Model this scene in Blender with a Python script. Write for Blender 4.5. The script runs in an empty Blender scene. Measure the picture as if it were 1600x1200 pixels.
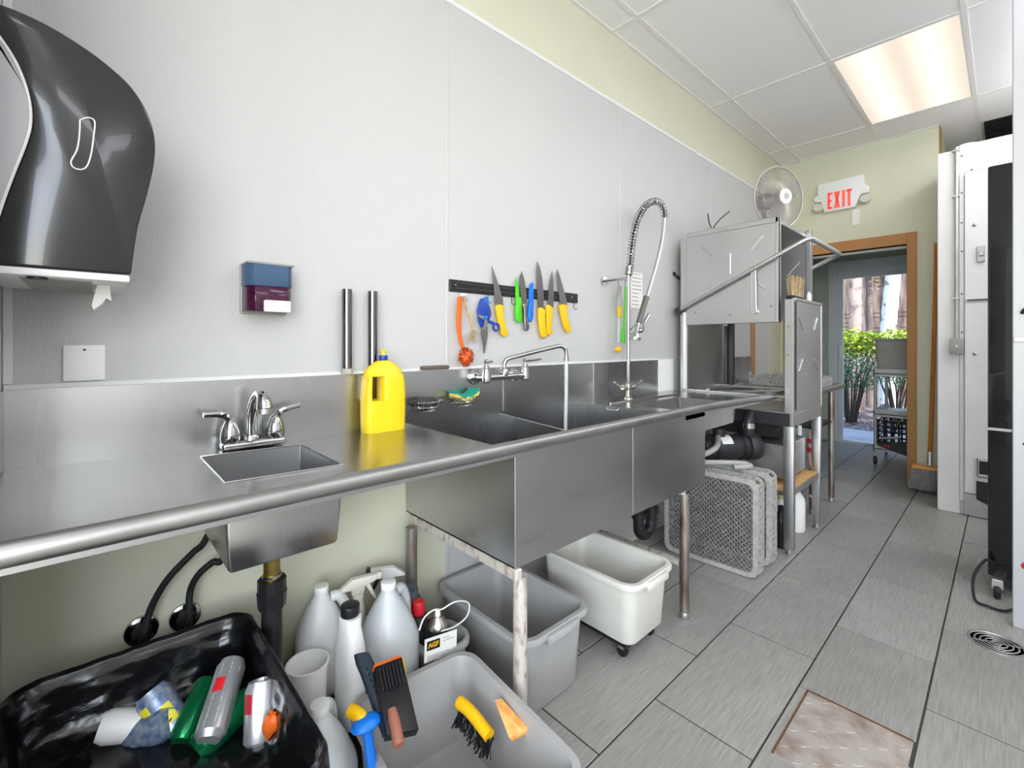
import bpy, bmesh, math, random
from mathutils import Vector, Matrix
random.seed(7)
PI = math.pi
SC = bpy.context.scene
COL = SC.collection
# ---------------------------------------------------------------- camera
FPX, PX, PY, CH = 712.0, 800.0, 537.0, 1.2
YAW = math.atan2(773.0, FPX)
cam_d = bpy.data.cameras.new('camera')
cam_d.sensor_width = 36.0
cam_d.lens = FPX / 1600.0 * 36.0
cam_d.shift_y = (PY - 600.0) / 1600.0
cam_d.clip_start = 0.02
cam = bpy.data.objects.new('camera', cam_d)
COL.objects.link(cam)
cam.location = (0, 0, CH)
cam.rotation_euler = (PI / 2, 0, YAW)
SC.camera = cam
# ---------------------------------------------------------------- world, sun, exposure
wd = bpy.data.worlds.new('sky'); SC.world = wd; wd.use_nodes = True
wn = wd.node_tree
bg = wn.nodes['Background']
sky = wn.nodes.new('ShaderNodeTexSky')
sky.sky_type = 'NISHITA'; sky.sun_elevation = math.radians(48); sky.sun_rotation = math.radians(120); sky.sun_disc = False
wn.links.new(sky.outputs[0], bg.inputs[0]); bg.inputs[1].default_value = 0.62
sd = bpy.data.lights.new('sun', 'SUN'); sd.energy = 7.0; sd.angle = math.radians(0.6); sd.color = (1, .95, .87)
sun = bpy.data.objects.new('sun', sd); COL.objects.link(sun)
sun.rotation_euler = (math.radians(42), 0, math.radians(60)); sun.location = (4, 8, 8)
SC.view_settings.view_transform = 'Standard'; SC.view_settings.look = 'None'
SC.view_settings.gamma = 1.0; SC.view_settings.use_curve_mapping = False
SC.view_settings.exposure = 0.36
# added fill: area lights in two invented, unseen windows (right-hand and back wall)
FILL_WIN_R, FILL_WIN_B = (-2.85, -.55), (.1, 2.2)
FILL_POWER = 75.0
for loc, rot, w_, h_ in (((2.47, sum(FILL_WIN_R)/2, 1.78), (0, PI/2, 0), 1.75, FILL_WIN_R[1]-FILL_WIN_R[0]), ((sum(FILL_WIN_B)/2, -3.07, 1.78), (PI/2, 0, 0), FILL_WIN_B[1]-FILL_WIN_B[0], 1.75)):
    ad = bpy.data.lights.new('added_window_fill', 'AREA'); ad.shape = 'RECTANGLE'; ad.size = w_; ad.size_y = h_; ad.energy = FILL_POWER; ad.color = (.97, .985, 1)
    ao = bpy.data.objects.new('added_window_fill', ad); COL.objects.link(ao); ao.location = loc; ao.rotation_euler = rot
TROFFER = 7.0        # emission strength of the ceiling panel and the added fill lights

# ---------------------------------------------------------------- pixel helpers: pixel -> point on a known plane
_fw = Vector((-math.sin(YAW), math.cos(YAW), 0)); _rt = Vector((math.cos(YAW), math.sin(YAW), 0))
def P(u, v, x=None, y=None, z=None):
    d = _fw * FPX + _rt * (u - PX) + Vector((0, 0, PY - v))
    t = x / d.x if x is not None else y / d.y if y is not None else (z - CH) / d.z
    return Vector((0, 0, CH)) + d * t

# ---------------------------------------------------------------- mesh building
class MB:
    def __init__(s, M=None): s.bm = bmesh.new(); s.M = M
    def _add(s, t, bev=0, seg=2, ang=25):
        if bev:
            ed = [e for e in t.edges if len(e.link_faces) == 2 and e.calc_face_angle(0) > math.radians(ang)]
            bmesh.ops.bevel(t, geom=ed, offset=bev, segments=seg, profile=.5, affect='EDGES', clamp_overlap=True)
        if s.M is not None: t.transform(s.M)
        m = bpy.data.meshes.new('tmp'); t.to_mesh(m); t.free(); s.bm.from_mesh(m); bpy.data.meshes.remove(m)
        return s
    def box(s, x0, x1, y0, y1, z0, z1, bev=0, seg=2, M=None):
        t = bmesh.new(); bmesh.ops.create_cube(t, size=1)
        for v in t.verts: v.co = Vector(((x0+x1)/2 + v.co.x*(x1-x0), (y0+y1)/2 + v.co.y*(y1-y0), (z0+z1)/2 + v.co.z*(z1-z0)))
        if M is not None: t.transform(M)
        return s._add(t, bev, seg)
    def bar(s, a, b, w, h, up=(0, 0, 1), bev=0):          # rectangular bar from a to b
        a = Vector(a); b = Vector(b); d = (b-a); L = d.length; d.normalize()
        sd_ = d.cross(Vector(up))
        if sd_.length < 1e-5: sd_ = d.cross(Vector((1, 0, 0)))
        sd_.normalize(); u = sd_.cross(d)
        M = Matrix((sd_, u, d)).transposed().to_4x4(); M.translation = (a+b)/2
        return s.box(-w/2, w/2, -h/2, h/2, -L/2, L/2, bev, 2, M)
    def loft(s, rings, cap0=True, cap1=True, closed=True, bev=0):
        t = bmesh.new(); R = [[t.verts.new(p) for p in r] for r in rings]; n = len(R[0])
        for a, b in zip(R, R[1:]):
            for i in range(n if closed else n-1):
                j = (i+1) % n
                try: t.faces.new((a[i], a[j], b[j], b[i]))
                except ValueError: pass
        if cap0: t.faces.new(list(reversed(R[0])))
        if cap1: t.faces.new(R[-1])
        bmesh.ops.remove_doubles(t, verts=t.verts, dist=1e-6)
        bmesh.ops.recalc_face_normals(t, faces=t.faces)
        return s._add(t, bev)
    def cyl(s, a, b, r0, r1=None, n=20, cap=True, bev=0):
        a = Vector(a); b = Vector(b); r1 = r0 if r1 is None else r1
        q = (b-a).normalized().to_track_quat('Z', 'Y')
        ring = lambda c, r: [c + q @ Vector((r*math.cos(2*PI*i/n), r*math.sin(2*PI*i/n), 0)) for i in range(n)]
        return s.loft([ring(a, r0), ring(b, r1)], cap, cap, True, bev)
    def tube(s, pts, r, n=10, closed=False, flat=1.0):
        pts = [Vector(p) for p in pts]; m = len(pts); rr = r if isinstance(r, (list, tuple)) else [r]*m
        rings = []; up = None
        for i, p in enumerate(pts):
            if closed: d = pts[(i+1) % m] - pts[i-1]
            else: d = pts[min(i+1, m-1)] - pts[max(i-1, 0)]
            d.normalize()
            if up is None:
                up = Vector((0, 0, 1)) if abs(d.z) < .9 else Vector((1, 0, 0))
            e = d.cross(up)
            if e.length < 1e-6: e = d.orthogonal()
            e.normalize(); up = e.cross(d)
            rings.append([p + (e*math.cos(2*PI*k/n) + up*math.sin(2*PI*k/n)*flat)*rr[i] for k in range(n)])
        if closed: rings.append(rings[0])
        return s.loft(rings, not closed, not closed)
    def lathe(s, prof, c=(0, 0, 0), n=24, M=None, cap0=True, cap1=True):
        c = Vector(c); rings = []
        for r, z in prof:
            ring = [Vector((max(r, 1e-5)*math.cos(2*PI*i/n), max(r, 1e-5)*math.sin(2*PI*i/n), z)) for i in range(n)]
            if M is not None: ring = [M @ p for p in ring]
            rings.append([p + c for p in ring])
        return s.loft(rings, cap0, cap1)
    def prism(s, poly, plane, lo, hi, bev=0, seg=2):       # poly in the two named axes, extruded along the third
        def mk(a, b, h): return {'yz': (h, a, b), 'xy': (a, b, h), 'xz': (a, h, b)}[plane]
        t = bmesh.new(); A = [t.verts.new(mk(a, b, lo)) for a, b in poly]; B = [t.verts.new(mk(a, b, hi)) for a, b in poly]
        n = len(poly)
        for i in range(n): t.faces.new((A[i], A[(i+1) % n], B[(i+1) % n], B[i]))
        t.faces.new(list(reversed(A))); t.faces.new(B)
        bmesh.ops.recalc_face_normals(t, faces=t.faces)
        return s._add(t, bev, seg)
    def ball(s, c, r, sc=(1, 1, 1), n=14):
        t = bmesh.new(); bmesh.ops.create_uvsphere(t, u_segments=n, v_segments=max(6, n//2), radius=r)
        for v in t.verts: v.co = Vector((c[0]+v.co.x*sc[0], c[1]+v.co.y*sc[1], c[2]+v.co.z*sc[2]))
        return s._add(t)
    def raw(s, verts, faces):
        t = bmesh.new(); V = [t.verts.new(v) for v in verts]
        for f in faces: t.faces.new([V[i] for i in f])
        return s._add(t)
    def obj(s, name, m, parent=None, smooth=35, kind=None, label=None):
        me = bpy.data.meshes.new(name)
        if not s.bm.verts: raise RuntimeError('empty '+name)
        xs = [v.co.x for v in s.bm.verts]; ys = [v.co.y for v in s.bm.verts]; zs = [v.co.z for v in s.bm.verts]
        o3 = Vector(((min(xs)+max(xs))/2, (min(ys)+max(ys))/2, min(zs)))
        s.bm.transform(Matrix.Translation(-o3)); s.bm.to_mesh(me); s.bm.free()
        if smooth:
            for p in me.polygons: p.use_smooth = True
            me.set_sharp_from_angle(angle=math.radians(smooth))
        if m is not None: me.materials.append(m)
        o = bpy.data.objects.new(name, me); COL.objects.link(o)
        o.location = o3 - wloc(parent); o.parent = parent
        if kind: o['kind'] = kind
        if label: o['label'] = label
        return o
def wloc(o):
    v = Vector((0, 0, 0))
    while o is not None: v += o.location; o = o.parent
    return v
def thing(name, label, cat, loc, group=None):
    o = bpy.data.objects.new(name, None); COL.objects.link(o); o.location = loc; o.empty_display_size = .05
    return tag(o, label, cat, group)
def tag(o, label, cat, group=None, kind=None):
    o['label'] = label; o['category'] = cat
    if group: o['group'] = group
    if kind: o['kind'] = kind
    return o
def struct(o): o['kind'] = 'structure'; return o
def inst(src, loc, parent=None):                             # a piece that shares mesh data
    c = src.copy(); COL.objects.link(c); c.parent = parent; c.location = Vector(loc) - wloc(parent); return c
def rrect(cx, cy, w, d, r, z, n=5):                          # rounded rectangle ring
    out = []
    for sx, sy, a0 in ((1, 1, 0), (-1, 1, 90), (-1, -1, 180), (1, -1, 270)):
        for i in range(n+1):
            a = math.radians(a0 + 90*i/n)
            out.append(Vector((cx + sx*(w/2-r) + r*math.cos(a), cy + sy*(d/2-r) + r*math.sin(a), z)))
    return out
def sell(cx, cy, w, d, z, n=28, e=3.0):                      # superellipse ring
    out = []
    for i in range(n):
        a = 2*PI*i/n; c, s_ = math.cos(a), math.sin(a)
        out.append(Vector((cx + math.copysign(abs(c)**(2/e), c)*w/2, cy + math.copysign(abs(s_)**(2/e), s_)*d/2, z)))
    return out
def spline(pts, n=8):                                         # Catmull-Rom through points
    pts = [Vector(p) for p in pts]; out = []
    for i in range(len(pts)-1):
        p0 = pts[max(i-1, 0)]; p1 = pts[i]; p2 = pts[i+1]; p3 = pts[min(i+2, len(pts)-1)]
        for k in range(n):
            t = k/n
            out.append(.5*((2*p1) + (p2-p0)*t + (2*p0-5*p1+4*p2-p3)*t*t + (3*p1-p0-3*p2+p3)*t**3))
    out.append(pts[-1]); return out
def text_mesh(txt, size, M, name, m, parent, depth=.0006, bold=0.0):
    cu = bpy.data.curves.new('txt', 'FONT'); cu.body = txt; cu.size = size; cu.extrude = depth; cu.offset = bold
    cu.align_x = 'CENTER'; cu.align_y = 'CENTER'
    to = bpy.data.objects.new('txt', cu); COL.objects.link(to)
    dg = bpy.context.evaluated_depsgraph_get(); me = bpy.data.meshes.new_from_object(to.evaluated_get(dg))
    bpy.data.objects.remove(to); bpy.data.curves.remove(cu)
    b = MB(); b.bm.from_mesh(me); bpy.data.meshes.remove(me); b.bm.transform(M)
    return b.obj(name, m, parent, 0)

# ---------------------------------------------------------------- materials
def lin(c):
    if isinstance(c, str): c = tuple(int(c[i:i+2], 16)/255 for i in (0, 2, 4))
    return tuple((x/12.92 if x <= .04045 else ((x+.055)/1.055)**2.4) for x in c) + (1,)
MATS = {}
def mat(name, col, rough=.5, metal=0, noise=0, nscale=(20, 20, 20), col2=None, bump=0, bscale=None, trans=0, ior=1.45, alpha=1,
        emit=None, es=0, spec=.5, coat=0, rvar=0, ramp=(.35, .7), detail=4, sss=0):
    if name in MATS: return MATS[name]
    m = bpy.data.materials.new(name); m.use_nodes = True; nt = m.node_tree; N = nt.nodes; L = nt.links
    b = N['Principled BSDF']; c = lin(col)
    b.inputs['Base Color'].default_value = c; b.inputs['Roughness'].default_value = rough; b.inputs['Metallic'].default_value = metal
    b.inputs['IOR'].default_value = ior; b.inputs['Transmission Weight'].default_value = trans; b.inputs['Alpha'].default_value = alpha
    b.inputs['Specular IOR Level'].default_value = spec; b.inputs['Coat Weight'].default_value = coat
    if sss: b.inputs['Subsurface Weight'].default_value = sss; b.inputs['Subsurface Radius'].default_value = (.02, .02, .02)
    if emit: b.inputs['Emission Color'].default_value = lin(emit); b.inputs['Emission Strength'].default_value = es
    tc = N.new('ShaderNodeTexCoord')
    def nz(sc, det):
        mp = N.new('ShaderNodeMapping'); mp.inputs['Scale'].default_value = sc
        geo = N.new('ShaderNodeNewGeometry'); L.new(geo.outputs['Position'], mp.inputs[0])
        t = N.new('ShaderNodeTexNoise'); t.inputs['Scale'].default_value = 1; t.inputs['Detail'].default_value = det
        L.new(mp.outputs[0], t.inputs['Vector']); return t
    if noise or col2:
        t = nz(nscale, detail)
        r = N.new('ShaderNodeValToRGB'); r.color_ramp.elements[0].position = ramp[0]; r.color_ramp.elements[1].position = ramp[1]
        c2 = lin(col2) if col2 else tuple(x*(1-noise) for x in c[:3]) + (1,)
        r.color_ramp.elements[0].color = c2; r.color_ramp.elements[1].color = c
        L.new(t.outputs[0], r.inputs[0]); L.new(r.outputs[0], b.inputs['Base Color'])
        if rvar:
            mr = N.new('ShaderNodeMapRange'); mr.inputs[3].default_value = rough-rvar; mr.inputs[4].default_value = rough+rvar
            L.new(t.outputs[0], mr.inputs[0]); L.new(mr.outputs[0], b.inputs['Roughness'])
    if bump:
        t2 = nz(bscale or nscale, 3)
        bp = N.new('ShaderNodeBump'); bp.inputs['Strength'].default_value = bump; bp.inputs['Distance'].default_value = .002
        L.new(t2.outputs[0], bp.inputs['Height']); L.new(bp.outputs[0], b.inputs['Normal'])
    MATS[name] = m; return m
M_ = dict(
 frp=mat('white_frp_panel', 'bfbfbe', .42, bump=.6, bscale=(60, 260, 90)),
 trimw=mat('white_trim', 'dcdcdc', .4),
 paint=mat('sage_cream_paint', 'cfcfb8', .6, noise=.05, nscale=(2, 2, 2)),
 paintfar=mat('cream_green_paint', 'd6d8bf', .6, noise=.04, nscale=(2, 2, 2)),
 tan=mat('tan_drywall_edge', 'b98a4c', .6, noise=.2, nscale=(8, 8, 8)),
 ceil=mat('ceiling_tile', 'f7f6f4', .9, noise=.03, nscale=(90, 90, 90), bump=.08, bscale=(200, 200, 200)),
 tbar=mat('ceiling_grid', 'eeece8', .5),
 tile=None, grout=mat('grout', '3c3a37', .9),
 steel=mat('brushed_stainless', 'bcbcbc', .28, 1, noise=.09, nscale=(6, 9, .8), ramp=(.1, .9), detail=1, rvar=.03, bump=.01, bscale=(30, 200, 6)),
 deck=mat('stainless_deck', 'afaeac', .24, 1, noise=.07, nscale=(5, 3, 5), ramp=(.1, .9), detail=1, rvar=.03, bump=.01, bscale=(200, 10, 40)),
 sinkf=mat('worn_stainless_front', 'c6c6c8', .3, 1, noise=.22, nscale=(3, 1.5, 7), ramp=(.1, .9), detail=2, rvar=.06, bump=.05, bscale=(6, 3, 10)),
 dull=mat('dull_stainless', 'cfcdcb', .42, 1, noise=.15, nscale=(10, 10, 10), rvar=.08),
 roll=mat('worn_rolled_edge', 'a6a4a2', .42, 1, noise=.14, nscale=(18, 9, 30), rvar=.1, bump=.06, bscale=(60, 40, 60)),
 hood=mat('hood_stainless', 'c8c8c8', .38, 1, ramp=(.1, .9), noise=.06, nscale=(4, 4, 6), rvar=.06),
 chrome=mat('chrome', 'b9b9b9', .09, 1),
 dchrome=mat('dark_chrome', '77777b', .1, 1),
 oldchrome=mat('scaled_chrome', 'c9c5b8', .25, 1, noise=.25, nscale=(60, 60, 60)),
 rust=mat('rusty_leg', 'd0c9bf', .5, .35, col2='94806f', nscale=(45, 45, 20), ramp=(.3, .5)),
 legst=mat('grimy_leg', 'a9a29a', .4, .8, col2='6d5548', nscale=(20, 20, 5), ramp=(.3, .6)),
 blackg=mat('black_gloss_plastic', '1d1c1b', .16, noise=.15, nscale=(9, 9, 9), coat=.3),
 black=mat('black_plastic', '1b1b1d', .4), blackr=mat('black_rubber', '141414', .6),
 dark=mat('dark_grey_metal', '3b3b3d', .45, .5),
 bag=mat('black_bag_film', '0e0e10', .2, spec=.6, bump=.9, bscale=(26, 14, 34)),
 grey=mat('grey_tub_plastic', 'a6a6a4', .42, noise=.08, nscale=(9, 9, 9), bump=.03, bscale=(300, 300, 300)),
 greyl=mat('light_grey_tub_plastic', 'd9d8ce', .42, noise=.08, nscale=(7, 7, 7)),
 wht=mat('white_plastic', 'efefec', .4), whtm=mat('white_enamel_metal', 'f0efed', .4, noise=.07, nscale=(1.5, 1.5, 3)),
 milky=mat('milky_hdpe', 'e6e9e8', .35, trans=.12), clearish=mat('translucent_hdpe', 'd6dbdc', .32, trans=.2),
 grey2=mat('warm_grey_plastic', 'a8a6a2', .5), yellow=mat('yellow_bottle', 'e6c81e', .33, spec=.5), ylab=mat('yellow_label', 'f4dc2a', .5),
 yknife=mat('yellow_handle', 'f0b913', .45), orange=mat('orange_plastic', 'e0661d', .4), copper=mat('orange_scrub_fibre', 'b4431a', .6, noise=.4, nscale=(200, 200, 200)),
 green=mat('green_plastic', '4fc31f', .4), blue=mat('blue_plastic', '1673d6', .35), dblue=mat('navy_plastic', '1c3f9a', .35),
 blade=mat('knife_steel', '9a9795', .3, 1), red=mat('red_plastic', 'd0232b', .4), wood=mat('pale_wood', 'd8b27a', .6, col2='b98a55', nscale=(4, 40, 40)),
 owood=mat('orange_wood', 'c9832f', .55, col2='a9682a', nscale=(60, 60, 3)), owood2=mat('painted_orange_wood', 'f0953a', .5, col2='f4c27a', nscale=(30, 60, 60)),
 brown=mat('brown_door_frame', 'b98450', .5, noise=.12, nscale=(6, 6, 3)),
 mop=mat('grey_broom_bristle', 'a9a9a7', .9, noise=.4, nscale=(90, 90, 30)),
 fibre=mat('tan_brush_fibre', 'c9b08a', .8, noise=.4, nscale=(200, 200, 60)),
 teal=mat('green_scrub_pad', '159a83', .85, noise=.25, nscale=(150, 150, 150)), spy=mat('yellow_sponge', 'd8c75a', .9, noise=.2, nscale=(120, 120, 120)),
 wool=mat('steel_wool', '4a4644', .7, noise=.5, nscale=(250, 250, 250)),
 glass=mat('door_glass', 'ffffff', .02, trans=1, ior=1.05, spec=.3), brass=mat('brass', 'a58b4c', .35, .9, noise=.3, nscale=(60, 60, 60)),
 pinkred=mat('pink_hose', 'e3b4a8', .5), foil=mat('aluminium_can', 'c6c7c9', .28, 1), navy=mat('dark_blue_rubber', '25303d', .5),
 fanw=mat('fan_cage_wire', 'b0aca6', .35, .3), fanb=mat('grey_fan_blade', 'a9a6a4', .3, trans=.2), smoke=mat('smoke_blue_plastic', '6f8fb8', .08, trans=.6, ior=1.2),
 soap=mat('magenta_soap', '4a1238', .12, trans=.3), lens=mat('clear_lamp_lens', 'e8e4d6', .15, trans=.1),
 exitw=mat('white_sign', 'eef0ee', .35), exitr=mat('exit_red', 'e8685f', .4, emit='f2564e', es=.35),
 paper=mat('white_paper', 'ecebe6', .7), linework=mat('grey_print', '8a8a8a', .7), conc=mat('concrete', 'a9aab0', .8, noise=.15, nscale=(3, 3, 3)),
)
# ================================================================ SETTING
WX, NY, FY, CZ = -1.54, -0.15, 5.10, 2.98
def tile_mat():
    m = bpy.data.materials.new('grey_linear_floor_tile'); m.use_nodes = True; nt = m.node_tree; N = nt.nodes; L = nt.links
    b = N['Principled BSDF']; b.inputs['Roughness'].default_value = .38
    geo = N.new('ShaderNodeNewGeometry'); mp = N.new('ShaderNodeMapping'); mp.inputs['Scale'].default_value = (170, 9, 1)
    L.new(geo.outputs['Position'], mp.inputs[0])
    t = N.new('ShaderNodeTexNoise'); t.inputs['Scale'].default_value = 1; t.inputs['Detail'].default_value = 5; L.new(mp.outputs[0], t.inputs['Vector'])
    mp2 = N.new('ShaderNodeMapping'); mp2.inputs['Scale'].default_value = (3, 2.2, 1); L.new(geo.outputs['Position'], mp2.inputs[0])
    t2 = N.new('ShaderNodeTexNoise'); t2.inputs['Scale'].default_value = 1; t2.inputs['Detail'].default_value = 3; L.new(mp2.outputs[0], t2.inputs['Vector'])
    oi = N.new('ShaderNodeObjectInfo')
    r = N.new('ShaderNodeValToRGB'); r.color_ramp.elements[0].position = .3; r.color_ramp.elements[1].position = .72
    r.color_ramp.elements[0].color = lin('86847f'); r.color_ramp.elements[1].color = lin('9f9d98'); L.new(t.outputs[0], r.inputs[0])
    hs = N.new('ShaderNodeHueSaturation')
    ma = N.new('ShaderNodeMapRange'); ma.inputs[3].default_value = .9; ma.inputs[4].default_value = 1.1; L.new(oi.outputs['Random'], ma.inputs[0])
    mb = N.new('ShaderNodeMapRange'); mb.inputs[1].default_value = .3; mb.inputs[2].default_value = .7; mb.inputs[3].default_value = .88; mb.inputs[4].default_value = 1.08; L.new(t2.outputs[0], mb.inputs[0])
    mu = N.new('ShaderNodeMath'); mu.operation = 'MULTIPLY'; L.new(ma.outputs[0], mu.inputs[0]); L.new(mb.outputs[0], mu.inputs[1])
    L.new(mu.outputs[0], hs.inputs['Value']); L.new(r.outputs[0], hs.inputs['Color']); L.new(hs.outputs[0], b.inputs['Base Color'])
    mr = N.new('ShaderNodeMapRange'); mr.inputs[3].default_value = .3; mr.inputs[4].default_value = .5; L.new(t2.outputs[0], mr.inputs[0]); L.new(mr.outputs[0], b.inputs['Roughness'])
    bp = N.new('ShaderNodeBump'); bp.inputs['Strength'].default_value = .18; bp.inputs['Distance'].default_value = .001; L.new(t.outputs[0], bp.inputs['Height']); L.new(bp.outputs[0], b.inputs['Normal'])
    return m
M_['tile'] = tile_mat()
# floor: grout bed with one object per tile
floor = struct(MB().box(-1.70, 2.4, -3.0, 6.80, -.12, -.003).obj('floor', M_['grout'], None, 0))
TWX, TLY, GR = .312, .62, .006
xcols = [-.183 + TWX*k for k in range(-5, 9)]
src = {}
for ci, x0 in enumerate(xcols):
    x1 = x0 + TWX
    off = 2.33 + .31*((ci-4))          # column k=-1 holds the joint at 2.33
    a, b_ = max(x0, -1.69)+GR/2, min(x1, 2.39)-GR/2
    if b_ - a < .02: continue
    j = off - TLY*12
    while j < 6.80:
        y0, y1 = max(j, -2.99)+GR/2, min(j+TLY, 6.79)-GR/2
        segs = [(y0, y1, a, b_)]
        if ci == 4 and j < 1.75 < j+TLY:                 # cut-out around the floor access plate
            segs = [(1.826, y1, a, b_), (y0, 1.46, a, b_), (1.463, 1.823, a, -.468)]
        for (p, q, xa, xb) in segs:
            if q - p > .03:
                key = (round(q-p, 3), round(xb-xa, 3)); dz = random.uniform(-.0006, .0006)
                if key not in src:
                    src[key] = MB().box(xa, xb, p, q, -.006, 0, .0012, 1).obj('floor_tile', M_['tile'], floor, 0)
                else:
                    inst(src[key], ((xa+xb)/2, (p+q)/2, -.006+dz), floor)
        j += TLY
# walls
wl = struct(MB().box(WX-.12, WX, NY, FY, 0, 3.25).obj('wall_left', M_['paint'], None, 0))
PT = 2.588
py = [NY+.004, 1.058, 2.283, 3.499, 4.72]
for i in range(4):
    MB().box(WX, WX+.004, py[i]+.004, py[i+1]-.004, (1.0 if i == 0 else .02), PT, .0008, 1).obj('wall_panel', M_['frp'], wl, 0)
for i in (1, 2, 3):
    MB().box(WX, WX+.007, py[i]-.0065, py[i]+.0065, (1.0 if i == 0 else .02), PT, .002, 1).obj('panel_divider', M_['frp'], wl, 0)
MB().box(WX, WX+.008, NY, 4.72, PT-.004, PT+.016, .002, 1).obj('panel_cap', M_['trimw'], wl, 0)
MB().box(WX, WX+.008, NY+.0005, NY+.016, 1.107, PT, .002, 1).obj('panel_corner', M_['trimw'], wl, 0)
struct(MB().box(WX, WX+.018, 4.28, 4.36, 0, 2.1, .003, 1).obj('trim_1', M_['brown'], None, 0))
struct(MB().box(WX-.12, -.93, NY-.12, NY, 0, 3.25).obj('wall_near', M_['frp'], None, 0))
# far wall with door opening
DX0, DX1, DZ = -1.45, -.574, 2.047
wf = MB(); wf.box(WX-.12, DX0, FY, FY+.12, 0, 3.25).box(DX1, -.375, FY, FY+.12, 0, 3.25).box(DX0, DX1, FY, FY+.12, DZ, 3.25)
wfo = struct(wf.obj('wall_far', M_['paintfar'], None, 0))
MB().box(-.375, -.368, FY-.002, FY+.122, 0, 3.2).obj('wall_end_cap', M_['tan'], wfo, 0)
fr = MB(); t_ = .02
dfo = struct(MB().box(DX1, DX1+.062, FY-t_, FY+.13, 0, DZ+.095, .003, 1).obj('door_1', M_['brown'], None, 0))
MB().box(DX0-.062, DX0, FY-t_, FY+.13, 0, DZ+.095, .003, 1).obj('door_jamb', M_['brown'], dfo, 0)
MB().box(DX0, DX1, FY-t_, FY+.13, DZ, DZ+.095, .003, 1).obj('door_head', M_['brown'], dfo, 0)
MB().box(DX0, DX1, FY+.06, FY+.10, DZ-.02, DZ, .002, 1).obj('door_stop', M_['trimw'], dfo, 0)
# vestibule behind the door and the exterior glazed door
M_['vest'] = mat('vestibule_paint', 'b9bdb2', .6)
struct(MB().box(-1.80, -1.66, FY+.12, 6.86, -.02, 2.6).obj('wall_vestibule_left', M_['vest'], None, 0))
struct(MB().box(-.42, -.40, FY+.12, 6.86, -.02, 2.6).obj('wall_vestibule_right', M_['vest'], None, 0))
struct(MB().box(-1.80, -.40, FY+.12, 6.86, 2.42, 2.5).obj('ceiling_vestibule', M_['vest'], None, 0))
w = MB(); w.box(-1.66, -1.50, 6.74, 6.84, 0, 2.42).box(-1.50, -.42, 6.74, 6.84, 2.20, 2.42)
struct(w.obj('wall_exterior', M_['vest'], None, 0))
M_['alu'] = mat('white_aluminium_frame', 'd9dade', .35, .1)
gd = struct(MB().box(-1.50, -1.405, 6.70, 6.82, 0, 2.20, .004, 1).obj('door_2', M_['alu'], None, 0))
MB().box(-1.405, -.42, 6.70, 6.82, 2.06, 2.20, .004, 1).obj('door_head', M_['alu'], gd, 0)
MB().box(-1.405, -1.355, 6.745, 6.785, .03, 2.06, .003, 1).obj('sash_stile', M_['alu'], gd, 0)
MB().box(-1.355, -.44, 6.745, 6.785, 1.99, 2.06, .003, 1).obj('sash_rail', M_['alu'], gd, 0)
MB().box(-1.405, -.44, 6.70, 6.84, -.01, .03, .003, 1).obj('threshold', M_['trimw'], gd, 0)
MB().tube([(-1.38, 6.745, 1.0), (-1.38, 6.71, 1.02), (-1.38, 6.71, 1.16), (-1.38, 6.745, 1.18)], .008, 8).obj('door_handle', M_['trimw'], gd)
def glass_mat():
    m = bpy.data.materials.new('clear_door_glass'); m.use_nodes = True; nt = m.node_tree; N = nt.nodes; L = nt.links
    N.remove(N['Principled BSDF']); o = N['Material Output']; mx = N.new('ShaderNodeMixShader'); tr = N.new('ShaderNodeBsdfTransparent'); gl = N.new('ShaderNodeBsdfGlossy')
    gl.inputs['Roughness'].default_value = .02; mx.inputs[0].default_value = .05; L.new(tr.outputs[0], mx.inputs[1]); L.new(gl.outputs[0], mx.inputs[2]); L.new(mx.outputs[0], o.inputs[0]); return m
M_['pane'] = glass_mat()
MB().box(-1.355, -.44, 6.762, 6.768, .03, 1.99).obj('pane', M_['pane'], gd, 0)
M_['rwall'] = mat('white_wall_paint', 'f0f0ee', .6)
# rest of the kitchen shell behind and beside the camera
wr_ = MB(); wr_.box(2.4, 2.5, -3.1, 7.4, 0, .9).box(2.4, 2.5, -3.1, 7.4, 2.65, 3.25).box(2.4, 2.5, -3.1, FILL_WIN_R[0], .9, 2.65).box(2.4, 2.5, FILL_WIN_R[1], 7.4, .9, 2.65)
struct(wr_.obj('wall_right', M_['rwall'], None, 0))
wb_ = MB(); wb_.box(-1.66, 2.4, -3.1, -3.0, 0, .9).box(-1.66, 2.4, -3.1, -3.0, 2.65, 3.25).box(-1.66, FILL_WIN_B[0], -3.1, -3.0, .9, 2.65).box(FILL_WIN_B[1], 2.4, -3.1, -3.0, .9, 2.65)
struct(wb_.obj('wall_back', M_['rwall'], None, 0))
w_ = struct(MB().box(2.38, 2.44, FILL_WIN_R[0]-.03, FILL_WIN_R[1]+.03, .86, .90, .003, 1).obj('added_window_1', M_['trimw'], None, 0))  # invented side window, unseen, frames the opening for the fill light
for k in range(4):
    a = FILL_WIN_R[0] + (FILL_WIN_R[1]-FILL_WIN_R[0]-.04)*k/3; MB().box(2.41, 2.44, a, a+.04, .9, 2.65).obj('added_window_mullion', M_['trimw'], w_, 0)
w_ = struct(MB().box(FILL_WIN_B[0]-.03, FILL_WIN_B[1]+.03, -3.04, -2.98, .86, .90, .003, 1).obj('added_window_2', M_['trimw'], None, 0))  # invented back window, out of view, added for the second fill light
for k in range(4):
    a = FILL_WIN_B[0] + (FILL_WIN_B[1]-FILL_WIN_B[0]-.04)*k/3; MB().box(a, a+.04, -3.04, -3.01, .9, 2.65).obj('added_window_mullion', M_['trimw'], w_, 0)
struct(MB().box(-1.66, -1.54, -3.0, NY-.12, 0, 3.25).obj('wall_left_rear', M_['paint'], None, 0))
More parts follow.
